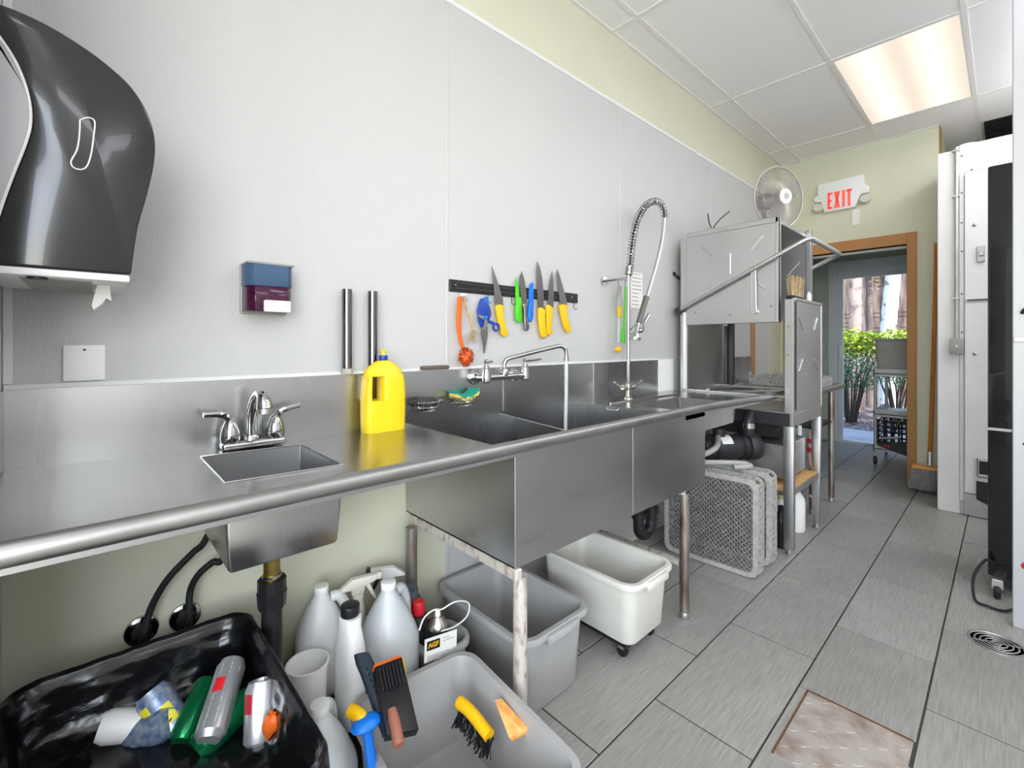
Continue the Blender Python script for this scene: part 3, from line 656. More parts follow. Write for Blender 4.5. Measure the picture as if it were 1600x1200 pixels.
# orange dish brush
ob = thing('dish_brush', 'orange long handled dish brush with round copper scrubbing head', 'brush', (WX+.03, 1.16, 1.11))
hp = [P(KO[0]+a/KS, KO[1]+c/KS, x=WX+.03) for a, c in ((190, 462), (184, 560), (178, 700), (180, 800), (200, 920), (225, 1000))]
MB().tube(spline(hp, 5), [.011, .011, .012, .012, .0125]+[.013]*6+[.012]*5+[.010]*5+[.009]*5, 10, flat=.6).obj('handle', M_['orange'], ob)
hc = P(KO[0]+245/KS, KO[1]+1085/KS, x=WX+.035)
MB().ball(hc, .031, (.75, 1, 1.1), 16).obj('head', M_['orange'], ob)
b = MB()
for k in range(150):
    d = Vector((random.uniform(.1, 1), random.gauss(0, .7), random.gauss(0, .7))).normalized(); b.bar(hc + d*.02, hc + Vector((d.x*.9, d.y*1.15, d.z*1.2))*.035, .0022, .0022)
b.obj('scrub_fibres', M_['copper'], ob, 0, 'stuff')
# slim wooden brush
wb = thing('bottle_brush', 'thin wooden handled brush with pale bristles hanging beside the orange brush', 'brush', (WX+.03, 1.2, 1.28))
hp = [P(KO[0]+a/KS, KO[1]+c/KS, x=WX+.022) for a, c in ((228, 440), (262, 600), (300, 700), (322, 780))]
MB().tube(hp, .0045, 8).obj('handle', M_['wood'], wb)
MB().ball(hp[0], .012, (1, 1.5, .7), 10).obj('knob', M_['wht'], wb)
b = MB(); hb_ = P(KO[0]+322/KS, KO[1]+780/KS, x=WX+.022); he = P(KO[0]+300/KS, KO[1]+915/KS, x=WX+.028)
for k in range(90):
    t = random.random(); a = hb_.lerp(he, t*.85); b.bar(a, a + Vector((random.uniform(.002, .02), random.gauss(0, .012), random.uniform(-.03, .0))), .0018, .0018)
b.obj('bristles', M_['fibre'], wb, 0, 'stuff')
# blue scissors and snips
sc1 = thing('kitchen_shears', 'blue handled kitchen shears hanging closed from a hook', 'scissors', (WX+.03, 1.27, 1.17))
MB().prism(K([(395, 480), (430, 470), (490, 560), (505, 640), (480, 720), (440, 760), (400, 780), (372, 700), (360, 600)], KX), 'yz', KX+.001, KX+.011, .003, 2).obj('grip', M_['dblue'], sc1, 50)
MB().prism(K([(410, 760), (470, 770), (470, 860), (455, 960), (438, 1045), (428, 1045), (420, 930), (405, 840)], KX), 'yz', KX+.003, KX+.007).obj('blade', M_['blade'], sc1, 0)
rg = P(KO[0]+460/KS, KO[1]+515/KS, x=KX+.006)
MB().tube([rg + Vector((0, .014*math.cos(2*PI*i/14), .020*math.sin(2*PI*i/14))) for i in range(14)], .005, 8, True).obj('finger_ring', M_['blue'], sc1)
sc2 = thing('scissors', 'small open blue and white scissors crossing in front of the shears', 'scissors', (WX+.04, 1.30, 1.24))
x2 = KX+.016
MB().prism(K([(358, 638), (430, 655), (470, 680), (450, 705), (400, 680)], x2), 'yz', x2, x2+.003).obj('blade', M_['chrome'], sc2, 0)
MB().prism(K([(440, 700), (475, 690), (470, 740), (445, 800), (425, 808)], x2), 'yz', x2+.002, x2+.005).obj('blade', M_['chrome'], sc2, 0)
MB().prism(K([(462, 690), (500, 705), (545, 720), (545, 760), (490, 735)], x2), 'yz', x2, x2+.008, .002).obj('grip', M_['dblue'], sc2, 50)
rg = P(KO[0]+568/KS, KO[1]+775/KS, x=x2+.004)
MB().tube([rg + Vector((0, .0165*math.cos(2*PI*i/14), .0155*math.sin(2*PI*i/14))) for i in range(14)], .005, 8, True).obj('finger_ring', M_['dblue'], sc2)
MB().ball(P(KO[0]+462/KS, KO[1]+675/KS, x=x2+.005), .009, (.5, 1, 1), 10).obj('pivot', M_['blue'], sc2)
# ---- wall faucet with running water
wf_ = thing('wall_faucet', 'chrome wall mounted swing spout faucet running over the big sink', 'faucet', (-1.46, 1.33, 1.04))
def yz(u, v, x): return P(u, v, x=x)
fz = 1.058
Yl, Yr = 1.205, 1.43
bx = -1.465
b = MB(); b.cyl((bx, Yl, fz), (bx, Yr, fz), .0145, n=16); b.obj('body', M_['chrome'], wf_)
for y in (Yl, Yr):
    f = MB().lathe([(.032, 0), (.031, .007), (.020, .016), (.016, .018)], (0, 0, 0), 20, Matrix.Translation((BX, y-.012, fz)) @ Matrix.Rotation(PI/2, 4, 'Y')).obj('flange', M_['chrome'], wf_)
    MB().cyl((BX+.01, y-.008, fz), (bx, y, fz), .016, n=14).obj('inlet', M_['chrome'], f)
    v = MB().lathe([(.014, -.022), (.021, -.014), (.022, .01), (.018, .03), (.018, .036), (.013, .04), (.013, .048), (.008, .05), (.008, .06)], (bx, y, fz), 16).obj('valve', M_['chrome'], wf_)
    hd = MB(); hd.ball((bx, y, fz+.068), .012, (1, 1, .8), 12)
    hd.obj('valve_cap', M_['chrome'], v)
    MB().tube([(bx, y, fz+.066), (bx+.01, y+(.045 if y == Yr else .012), fz+.068), (bx+.016, y+(.085 if y == Yr else .02), fz+.071)], [.006, .005, .0045], 8).obj('lever', M_['chrome'], v)
y_s = 1.305
MB().lathe([(.017, .0), (.019, .012), (.015, .026), (.012, .03)], (bx, y_s, fz+.006), 16).obj('spout_nut', M_['chrome'], wf_)
sp3 = spline([(bx, y_s, fz+.03), (bx, y_s, fz+.055), (bx+.006, y_s+.012, fz+.075), (bx+.03, y_s+.05, fz+.088), (bx+.12, y_s+.19, fz+.128), (bx+.135, y_s+.215, fz+.130), (bx+.144, y_s+.232, fz+.118), (bx+.146, y_s+.236, fz+.092), (bx+.146, y_s+.236, fz+.075)], 6)
MB().tube(sp3, .0095, 12).obj('spout', M_['chrome'], wf_)
MB().cyl((bx+.146, y_s+.236, fz+.066), (bx+.146, y_s+.236, fz+.080), .012, n=14).obj('aerator', M_['chrome'], wf_)
M_['water'] = mat('running_water', 'f2f6f8', .12, trans=.55, ior=1.2, spec=.6, bump=.5, bscale=(120, 120, 18))
wp_ = MB(); wp_.tube([(bx+.146, y_s+.236, fz+.068), (bx+.148, y_s+.233, .98), (bx+.147, y_s+.230, .86), (bx+.147, y_s+.228, .572)], [.0085, .008, .0078, .0085], 12)
tag(wp_.obj('water_stream', M_['water'], None), 'clear stream of water falling from the swing spout', 'water', kind='stuff')
# ---- two wire baskets with sponges on the sink back
def basket(name, lab, yc, zc, w_=.135):
    t = thing(name, lab, 'basket', (BX+.04, yc, zc-.03), 'wire sponge baskets on the sink back')
    L0 = lambda s_, z, dx: [(BX+.004+dx*(.5+.5*math.cos(a))*.082*s_ + (1-s_)*.02, yc + s_*w_/2*math.sin(a), z) for a in [2*PI*i/20 for i in range(20)]]
    for s_, z in ((1, zc), (.86, zc-.02), (.7, zc-.034)):
        MB().tube(L0(s_, z, 1), .0017, 6, True).obj('wire_ring', M_['chrome'], t)
    b = MB(); A = L0(1, zc, 1); B_ = L0(.7, zc-.034, 1)
    for i in range(20): b.cyl(A[i], B_[i], .0012, n=5)
    for i in range(1, 10): b.cyl(B_[i], B_[-i], .0012, n=5)
    b.obj('wire_mesh', M_['chrome'], t, 30, 'stuff'); return t
ba = P(667, 632, x=BX+.04); bb = P(724, 624, x=BX+.04)
basket('wire_basket', 'chrome wire basket holding dark scouring wool, left of the two', ba.y, ba.z+.012)
basket('wire_basket', 'chrome wire basket holding the green sponge, right of the two', bb.y, bb.z+.012)
def blob(c, r, sc, amp, n=18):
    b = MB(); b.ball(c, r, sc, n)
    for v in b.bm.verts: v.co += Vector((random.uniform(-amp, amp), random.uniform(-amp, amp), random.uniform(-amp, amp)))
    return b
tag(blob((BX+.043, ba.y-.004, ba.z+.010), .04, (.8, 1.15, .42), .005).obj('scouring_wool', M_['wool'], None), 'dark grey steel scouring wool in the left wire basket', 'scouring pad')
sg = thing('sponge', 'green and yellow sponge folded up in the right wire basket', 'sponge', (BX+.045, bb.y, bb.z))
def bent(z0, z1, m, nm):
    b = MB(); top = []; bot = []
    for i in range(9):
        u = i/8; y = bb.y-.052 + .112*u; lift = .022*(2*u-1)**2 + .006*u
        top.append((y, bb.z+z1+lift)); bot.append((y, bb.z+z0+lift))
    b.prism(bot + top[::-1], 'yz', BX+.012, BX+.072, .002, 1); return b.obj(nm, m, sg)
bent(-.008, .006, M_['spy'], 'sponge_layer'); bent(.0065, .017, M_['teal'], 'scrub_layer')
# ---- pre-rinse unit
pr = thing('pre_rinse_faucet', 'tall chrome pre-rinse sprayer with coiled spring and hanging spray head', 'faucet', (-1.42, 2.2, dz(2.2)))
px_, py_ = -1.42, 2.185; pz = dz(2.2)
MB().lathe([(.028, 0), (.026, .008), (.015, .014), (.0145, .055), (.02, .06), (.02, .085), (.014, .09)], (px_, py_, pz+.001), 18).obj('base', M_['oldchrome'], pr)
for s_ in (-1, 1):
    d = Vector((.35*s_*.3, s_, 0)).normalized()
    v = MB().cyl(Vector((px_, py_, pz+.062)), Vector((px_, py_, pz+.068)) + d*.05, .014, .013, n=12).obj('valve', M_['oldchrome'], pr)
    MB().tube([Vector((px_, py_, pz+.068)) + d*.045, Vector((px_, py_, pz+.082)) + d*.085, Vector((px_, py_, pz+.10)) + d*.115], [.007, .0055, .0065], 8).obj('lever', M_['oldchrome'], v)
zt = P(984, 430, x=px_).z
MB().cyl((px_, py_, pz+.085), (px_, py_, zt), .0095, n=14).obj('riser', M_['chrome'], pr)
# wall bracket
MB().cyl((WX+.006, py_-.075, zt-.03), (WX+.016, py_-.075, zt-.03), .024, n=16).obj('bracket_flange', M_['chrome'], pr)
MB().tube([(WX+.012, py_-.075, zt-.03), (WX+.06, py_-.05, zt-.025), (px_, py_, zt-.02)], .007, 8).obj('bracket_arm', M_['chrome'], pr)
MB().cyl((px_, py_, zt-.035), (px_, py_, zt-.01), .014, n=12).obj('bracket_clamp', M_['chrome'], pr)
arc = [P(984, 430, x=px_), P(984, 415, x=px_), P(987, 385, x=px_), P(992, 355, x=px_+.004), P(1001, 332, x=px_+.01), P(1013, 318, x=px_+.018), P(1027, 315, x=px_+.026), P(1036, 325, x=px_+.032), P(1038, 341, x=px_+.036)]
arc[0] = Vector((px_, py_, zt)); 
path = spline(arc, 14)
MB().tube(path, .006, 8).obj('inner_hose', M_['blackr'], pr)
def coil(path, R, r, pitch, nm, m):
    L = [0]
    for a, c in zip(path, path[1:]): L.append(L[-1] + (c-a).length)
    tot = L[-1]; turns = tot/pitch; n = int(turns*12); pts = []; i = 0
    up = Vector((1, 0, 0))
    for k in range(n+1):
        s_ = tot*k/n
        while i < len(L)-2 and L[i+1] < s_: i += 1
        f = (s_-L[i])/max(1e-9, L[i+1]-L[i]); p = path[i].lerp(path[i+1], f); d = (path[i+1]-path[i]).normalized()
        e = d.cross(up).normalized(); u = e.cross(d)
        a = 2*PI*turns*k/n; pts.append(p + (e*math.cos(a) + u*math.sin(a))*R)
    return MB().tube(pts, r, 6).obj(nm, m, pr)
coil(path, .0195, .0030, .018, 'spring', M_['chrome'])
coil(path[:14], .019, .0034, .0075, 'spring', M_['chrome'])
hs = [P(1038, 341, x=px_+.036), P(1036, 365, x=px_+.038), P(1029, 400, x=px_+.04), P(1018, 440, x=px_+.042), P(1010, 466, x=px_+.044)]
MB().tube(spline(hs, 8), .0115, 10).obj('hose', M_['dull'], pr)
g0 = P(1010, 464, x=px_+.044); g1 = P(998, 505, x=px_+.046)
MB().cyl(g0, g1, .0165, .0155, n=14).obj('grip', mat('grey_grip', '6e6a64', .4, .4), pr)
MB().cyl(g1, P(994, 522, x=px_+.046), .013, n=12).obj('valve_body', M_['chrome'], pr)
hc = P(992, 527, x=px_+.05)
MB().lathe([(.014, .026), (.026, .012), (.033, .002), (.033, -.010), (.026, -.013)][::-1], hc, 20, Matrix.Rotation(.25, 4, 'Y')).obj('spray_head', M_['chrome'], pr)
MB().tube(spline([P(994, 518, x=px_+.05), P(1003, 516, x=px_+.05), P(1006, 505, x=px_+.05), P(1014, 491, x=px_+.05)], 4), .0075, 8, flat=1.6).obj('squeeze_lever', M_['chrome'], pr)
MB().tube(spline([P(984, 516, x=px_), P(991, 509, x=px_+.02), P(997, 506, x=px_+.04)], 4), .0035, 6).obj('hook', M_['chrome'], pr)
# tools hanging on the bracket
gb = thing('bottle_brush', 'bright green slim brush hanging next to the pre-rinse riser', 'brush', (WX+.05, 2.13, 1.2))
gp = [P(977, 448, x=WX+.06), P(976, 490, x=WX+.06), P(974, 536, x=WX+.06)]
MB().tube(gp, [.006, .0065, .009], 10).obj('handle', M_['green'], gb)
MB().tube([P(974, 512, x=WX+.06), P(974, 536, x=WX+.06)], [.010, .013], 10).obj('bristle_head', M_['green'], gb)
MB().tube([P(977, 449, x=WX+.06), P(976, 438, x=WX+.055)], .0015, 6).obj('hanging_loop', M_['dark'], gb)
yk = thing('utility_knife', 'small knife with yellow handle hanging left of the green brush', 'knife', (WX+.05, 2.1, 1.3))
MB().prism(trace([(966, 447), (971, 448), (971, 480), (965, 480), (964, 462)], WX+.05), 'yz', WX+.05, WX+.052).obj('blade', M_['blade'], yk, 0)
MB().prism(trace([(965, 479), (971, 479), (969, 496), (966, 496)], WX+.05), 'yz', WX+.046, WX+.056, .002).obj('handle', M_['yknife'], yk)
MB().tube([P(968, 448, x=WX+.051), P(965, 440, x=WX+.055)], .0015, 6).obj('hanging_loop', M_['dark'], yk)
yc = P(966, 546, x=WX+.05)
yq = thing('scrub_ball_brush', 'clear handled brush with round orange yellow scrub ball', 'brush', yc)
MB().tube([P(967, 498, x=WX+.05), P(966, 535, x=WX+.05)], .004, 8).obj('handle', M_['clearish'], yq)
b = blob(yc, .019, (1, 1, .85), .003, 14); b.obj('scrub_ball', M_['yknife'], yq)
# paper with printed instructions behind the riser
nt_ = thing('instruction_sheet', 'white sheet of printed dishwashing instructions taped behind the pre-rinse riser', 'paper', (WX+.006, 2.36, 1.2))
a = P(986, 424, x=WX+.006); c = P(1004, 482, x=WX+.006)
MB().box(WX+.0045, WX+.0055, a.y, c.y, c.z, a.z).obj('sheet', M_['paper'], nt_, 0)
for k in range(9):
    z = a.z - .012 - k*(a.z-c.z-.02)/8.5
    MB().box(WX+.0056, WX+.0058, a.y+.008, a.y + (c.y-a.y)*random.uniform(.6, .92), z-.0022, z+.0022).obj('print_line', M_['linework'], nt_, 0)
# black hook on the wall by the dishwasher
hk = thing('wall_hook', 'black bent metal hook on the wall left of the dishwasher hood', 'hook', (WX+.02, 2.95, 1.55))
h0 = P(1053, 428, x=WX+.006); h1 = P(1072, 437, x=WX+.006)
MB().cyl((WX+.004, h0.y, h0.z), (WX+.012, h0.y, h0.z), .014, n=12).obj('rosette', M_['black'], hk)
MB().tube(spline([(WX+.008, h0.y, h0.z), (WX+.03, h0.y+.04, h0.z-.03), (WX+.035, h1.y, h1.z-.01)], 5), .009, 8).obj('arm', M_['black'], hk)
# ================================================================ DISHWASHER, CLEAN TABLE, FAN, SIGN
dw = thing('dishwasher', 'stainless door type commercial dishwasher with raised doors and bent tube handle', 'dishwasher', (-1.13, 3.2, 0))
DY0, DY1, DXB, DXF = 2.905, 3.49, -1.44, -.815
# posts
for (x0, x1, y0, y1) in ((DXF-.045, DXF, DY0, DY0+.03), (DXF-.045, DXF, DY1-.03, DY1)):
    MB().box(x0, x1, y0, y1, .80, 1.455, .003, 1).obj('post', M_['hood'], dw)
for (x0, x1, y0, y1) in ((DXB-.045, DXB, DY0, DY0+.03), (DXB-.045, DXB, DY1-.03, DY1)):
    MB().box(x0, x1, y0, y1, .80, 1.90, .003, 1).obj('post', M_['hood'], dw)
for z in (1.06, 1.24, .95): MB().ball((DXB-.02, DY0-.001, z), .006, (1, .5, 1), 8).obj('bolt', M_['dark'], dw)
for z in (.96, 1.14, 1.30): MB().ball((DXF-.022, DY0-.001, z), .006, (1, .5, 1), 8).obj('bolt', M_['chrome'], dw)
# interior back and fixed front panel
MB().box(DXB-.01, DXB, DY0+.03, DY1-.03, .86, 1.90).obj('back_panel', M_['sinkf'], dw)
fp = MB().box(DXF-.012, DXF-.002, DY0+.03, DY1-.005, .80, 1.45, .002, 1).obj('front_panel', M_['hood'], dw)
MB().box(DXF-.016, DXF+.006, DY0+.03, DY1, 1.445, 1.462, .003, 1).obj('top_rail', M_['hood'], fp)
MB().box(DXF-.004, DXF+.004, DY0+.032, DY0+.05, .82, 1.44, .002, 1).obj('guide', M_['dark'], fp)
MB().box(DXF-.006, DXF+.004, DY1-.014, DY1, .80, 1.45, .002, 1).obj('guide', M_['hood'], fp)
def rib(par, a, c): MB().tube([a, c], .0055, 8).obj('stiffener_rib', M_['hood'], par)
for (u0, v0, u1, v1) in ((1248, 495, 1254, 515), (1277, 497, 1272, 516), (1254, 562, 1248, 581), (1272, 562, 1277, 577)):
    a = P(u0, v0, x=DXF-.002); c = P(u1, v1, x=DXF-.002); rib(fp, a, c)
# doors, both lifted
ld = MB().box(-1.432, -.882, DY0-.026, DY0-.004, 1.322, 1.928, .003, 1).obj('door', M_['hood'], dw)
MB().box(-1.432, -.882, DY0-.030, DY0-.026, 1.895, 1.925, .002, 1).obj('door_lip', M_['hood'], ld)
MB().box(-.898, -.882, DY0-.030, DY0+.02, 1.322, 1.928, .002, 1).obj('door_edge', M_['hood'], ld)
for (u0, v0, u1, v1) in ((1095, 385, 1112, 400), (1141, 396, 1141, 428), (1193, 367, 1174, 390), (1111, 443, 1104, 452), (1185, 443, 1195, 452)):
    a = P(u0, v0, y=DY0-.026); c = P(u1, v1, y=DY0-.026); rib(ld, a, c)
for (u, v) in ((1086, 488), (1141, 492), (1205, 478)): MB().ball(P(u, v, y=DY0-.027), .007, (1, .5, 1), 8).obj('bolt', M_['chrome'], ld)
rd = MB().box(-1.432, -.882, DY1+.004, DY1+.026, 1.36, 1.95, .003, 1).obj('door', M_['hood'], dw)
MB().box(-.90, -.872, DY1-.02, DY1+.030, 1.36, 1.95, .003, 1).obj('door_edge', M_['hood'], rd)
rib(rd, Vector((-1.02, DY1, 1.66)), Vector((-.94, DY1, 1.75)))
MB().box(-1.43, -.90, DY0+.02, DY1-.02, 1.905, 1.925, .002, 1).obj('hood_top', M_['hood'], dw)
# handle: arms on both sides joined in front
HXa = DXB-.05
pts = [(-1.475, DY0-.045, 1.418), (-.775, DY0-.045, 1.752), (-.745, DY0-.04, 1.768), (-.725, DY0-.02, 1.772), (-.72, DY0+.02, 1.772), (-.72, DY1-.02, 1.772), (-.725, DY1+.02, 1.772), (-.745, DY1+.04, 1.766), (-.775, DY1+.045, 1.752), (-1.475, DY1+.045, 1.418)]
hdl = MB().tube(pts, .0135, 12).obj('handle', M_['hood'], dw)
MB().cyl((-1.475, DY0-.06, 1.418), (-1.475, DY0+.0, 1.418), .022, n=14).obj('pivot', M_['dark'], hdl)
MB().cyl((-1.475, DY1, 1.418), (-1.475, DY1+.06, 1.418), .022, n=14).obj('pivot', M_['dark'], hdl)
MB().bar((-1.01, DY0-.042, 1.64), (-1.005, DY0-.042, 1.385), .022, .010, (0, 1, 0), .002).obj('lift_link', M_['hood'], hdl)
MB().cyl((-1.005, DY0-.055, 1.39), (-1.005, DY0-.026, 1.39), .015, n=12).obj('link_pin', M_['dull'], hdl)
MB().box(-1.475, -1.455, DY0-.02, DY0+.03, .90, 1.44, .002, 1).obj('side_post', M_['hood'], dw)
# tray track and wash arm in the chamber
for y in (2.93, 3.46): MB().box(DXB, DXF-.02, y-.012, y+.012, .885, .90, .002, 1).obj('rack_track', M_['steel'], dw)
for x in (-1.30, -.95): MB().box(x-.012, x+.012, DY0, DY1, .90, .912, .002, 1).obj('rack_track', M_['steel'], dw)
MB().tube([(-1.30, 3.0, .875), (-1.0, 3.4, .875)], .018, 10).obj('wash_arm', M_['dull'], dw)
MB().box(DXB, DXF-.015, DY0+.01, DY1-.01, .80, .806).obj('tank_floor', M_['dull'], dw)
MB().tube([(-1.405, 3.44, .91), (-1.405, 3.44, 1.33)], .012, 8).obj('riser_pipe', M_['dark'], dw)
MB().box(-1.40, -1.36, DY1-.035, DY1, .90, 1.36, .002, 1).obj('corner_post', M_['dark'], dw)
# base: apron, tank, legs
MB().box(DXF-.02, DXF, DY0, DY1, .73, .80, .003, 1).obj('apron', M_['hood'], dw)
MB().box(DXB, DXF-.02, DY0, DY0+.015, .73, .80).obj('apron', M_['dark'], dw)
b = MB(); b.loft([[Vector(p) for p in ((DXB, DY0+.02, .80), (DXF-.03, DY0+.02, .80), (DXF-.03, DY1-.02, .80), (DXB, DY1-.02, .80))], [Vector(p) for p in ((DXB+.05, DY0+.08, .64), (DXF-.15, DY0+.08, .64), (DXF-.15, DY1-.28, .60), (DXB+.05, DY1-.28, .60))]], True, True)
b.obj('tank', M_['dark'], dw)
for (x, y, tw) in ((DXF-.022, DY0+.01, .052), (DXF-.024, DY1-.022, .055), (DXB-.01, DY0+.01, .045), (DXB-.01, DY1-.02, .045)):
    b = MB(); h0, h1 = tw/2, tw/2*(.95 if y < 3 else .62)
    b.loft([[Vector((x+sx*h, y+sy*h*.8, z)) for sx, sy in ((-1, -1), (1, -1), (1, 1), (-1, 1))] for h, z in ((h1, .035), (h0, .73))], True, True, bev=.002)
    l = b.obj('leg', M_['hood'], dw)
    MB().lathe([(.018, 0), (.020, .008), (.012, .012), (.012, .035)], (x, y, 0), 14).obj('foot', M_['dull'], l)
# booster/control box, pump and motor
MB().box(-1.22, -.875, 3.0, 3.36, .40, .60, .004, 1).obj('control_box', M_['dull'], dw)
MB().box(-1.20, -.90, 3.36, 3.40, .42, .60, .004, 1).obj('control_box_side', M_['dark'], dw)
mtr = MB().cyl((-1.22, 2.62, .59), (-1.06, 2.86, .59), .072, n=22, bev=.01).obj('pump_motor', M_['dark'], dw)
d = Vector((.16, .24, 0)).normalized(); c0 = Vector((-1.22, 2.62, .59))
for f in (.25, .85): MB().cyl(c0 + d*.288*f, c0 + d*(.288*f+.018), .077, n=22).obj('motor_band', M_['black'], mtr)
b = MB(); n = Vector((d.y, -d.x, 0)); cc = c0 + d*.14
ring = [[cc + d*o + (n*math.cos(a)+Vector((0, 0, 1))*math.sin(a))*.0735 for a in [math.radians(25+8*i) for i in range(8)]] for o in (-.035, .035)]
b.loft(ring, False, False, False); b.obj('rating_label', M_['paper'], mtr)
MB().cyl((-1.15, 2.72, .655), (-1.15, 2.72, .70), .035, n=16).obj('capacitor', M_['dark'], mtr)
MB().cyl((-1.06, 2.86, .59), (-1.02, 2.92, .59), .082, n=20, bev=.01).obj('pump_housing', M_['dark'], mtr)
MB().tube(spline([(-1.04, 2.89, .62), (-1.04, 2.87, .68), (-1.04, 2.87, .74), (-1.04, 2.90, .79)], 5), .032, 12).obj('suction_pipe', M_['dark'], dw)
MB().cyl((-1.04, 2.872, .70), (-1.04, 2.872, .73), .038, n=14).obj('hose_clamp', M_['chrome'], dw)
MB().box(-1.32, -1.20, 2.53, 2.62, .66, .79, .004, 1).obj('junction_box', M_['grey2'], dw)
MB().tube(spline([(-1.26, 2.57, .66), (-1.24, 2.50, .60), (-1.16, 2.48, .58), (-1.10, 2.56, .62), (-1.14, 2.68, .655)], 5), .016, 10).obj('wiring_conduit', M_['grey2'], dw)
# wooden shelf between the legs with hose fittings
ws = MB().box(-1.32, DXF-.012, DY0+.035, DY1-.05, .345, .375, .003, 1); tag(ws.obj('shelf_board', M_['wood'], None), 'pale wooden board laid across the dishwasher legs', 'shelf')
MB().box(DXF-.008, DXF-.002, DY0+.05, DY1-.06, .335, .372, .002, 1).obj('shelf_bracket', M_['dull'], dw)
ht = thing('chemical_hose', 'white hose with red fittings hanging by the right dishwasher leg', 'hose', (-.87, 3.42, .25))
MB().tube(spline([(-.90, 3.56, .62), (-.90, 3.56, .5), (-.895, 3.55, .40), (-.875, 3.58, .30), (-.86, 3.60, .22), (-.88, 3.60, .16), (-.91, 3.58, .17)], 6), .009, 8).obj('hose', M_['pinkred'], ht)
for z in (.47, .53): MB().cyl((-.90, 3.56, z), (-.90, 3.56, z+.03), .017, n=10).obj('fitting', M_['red'], ht)
h2 = thing('chemical_hose', 'white vertical pipe with red couplings between the dishwasher legs', 'hose', (-.95, 3.40, .38))
MB().cyl((-.93, 3.445, .376), (-.93, 3.445, .66), .014, n=10).obj('pipe', M_['wht'], h2)
for z in (.44, .515): MB().box(-.946, -.914, 3.429, 3.461, z, z+.035, .003, 1).obj('coupling', M_['red'], h2)
# bottles beneath the shelf
def jar(name, lab, x, y, r, h, m, capm, grp=None, cz=0):
    t = thing(name, lab, 'bottle', (x, y, cz), grp)
    MB().lathe([(r*.93, 0), (r, .008), (r, h*.62), (r*.9, h*.7), (r*.42, h*.86), (r*.4, h*.9)], (x, y, cz), 20).obj('bottle', m, t)
    MB().cyl((x, y, cz+h*.9), (x, y, cz+h), r*.45, n=14, bev=.002).obj('cap', capm, t)
    return t
jar('chemical_bottle', 'white chemical bottle with pale green shoulder under the wooden board', -.945, 3.13, .055, .27, M_['wht'], mat('pale_green', 'b9c79a', .5))
jar('chemical_bottle', 'white jug with black diamond mark standing behind the right dishwasher leg', -.93, 3.34, .06, .30, M_['wht'], M_['wht'])
jar('spray_can', 'black can tucked behind the left dishwasher leg', -.905, 3.00, .04, .24, M_['black'], M_['black'])
# scrub brush resting on the front panel rail
sbn = thing('scrub_brush', 'wooden brush with tan bristles standing on the dishwasher front rail', 'brush', (-.85, 3.10, 1.46))
MB().box(-.875, -.835, 2.99, 3.20, 1.4625, 1.482, .004, 1).obj('block', M_['black'], sbn)
b = MB()
for k in range(160):
    x, y = random.uniform(-.87, -.84), random.uniform(3.0, 3.19); b.bar((x, y, 1.48), (x+random.gauss(0, .006), y+random.gauss(0, .01), 1.48+random.uniform(.08, .125)), .004, .004)
b.obj('bristles', M_['fibre'], sbn, 0, 'stuff')
jar('small_bottle', 'tiny white bottle on the dishwasher front rail', -.832, 3.27, .014, .06, M_['wht'], M_['wht'], None, 1.4625)
# ---- clean dish table beyond the dishwasher
ct = thing('clean_dish_table', 'stainless clean side table beyond the dishwasher with rolled edge', 'table', (-1.2, 3.9, 0))
MB().box(-1.52, -.86, DY1+.03, 4.26, .872, .880, .002, 1).obj('table_top', M_['deck'], ct)
MB().tube([(-.855, DY1+.03, .876), (-.855, 4.24, .876), (-.87, 4.262, .876), (-1.52, 4.262, .876)], .018, 12).obj('rolled_edge', M_['roll'], ct)
MB().box(-1.53, -1.522, DY1+.03, 4.26, .88, 1.09, .002, 1).obj('backsplash', M_['steel'], ct)
MB().box(-1.52, -1.515, 4.24, 4.262, .88, .95).obj('end_return', M_['steel'], ct)
for (x, y) in ((-.905, 4.14), (-1.46, 4.14), (-.93, 3.74)):
    l = MB().cyl((x, y, .03), (x, y, .872), .0205, n=16).obj('leg', M_['legst'], ct); MB().lathe([(.015, 0), (.019, .005), (.019, .03)], (x, y, 0), 14).obj('foot', M_['dull'], l)
MB().box(-1.48, -.90, 3.72, 4.16, .60, .615).obj('under_shelf', M_['dark'], ct)
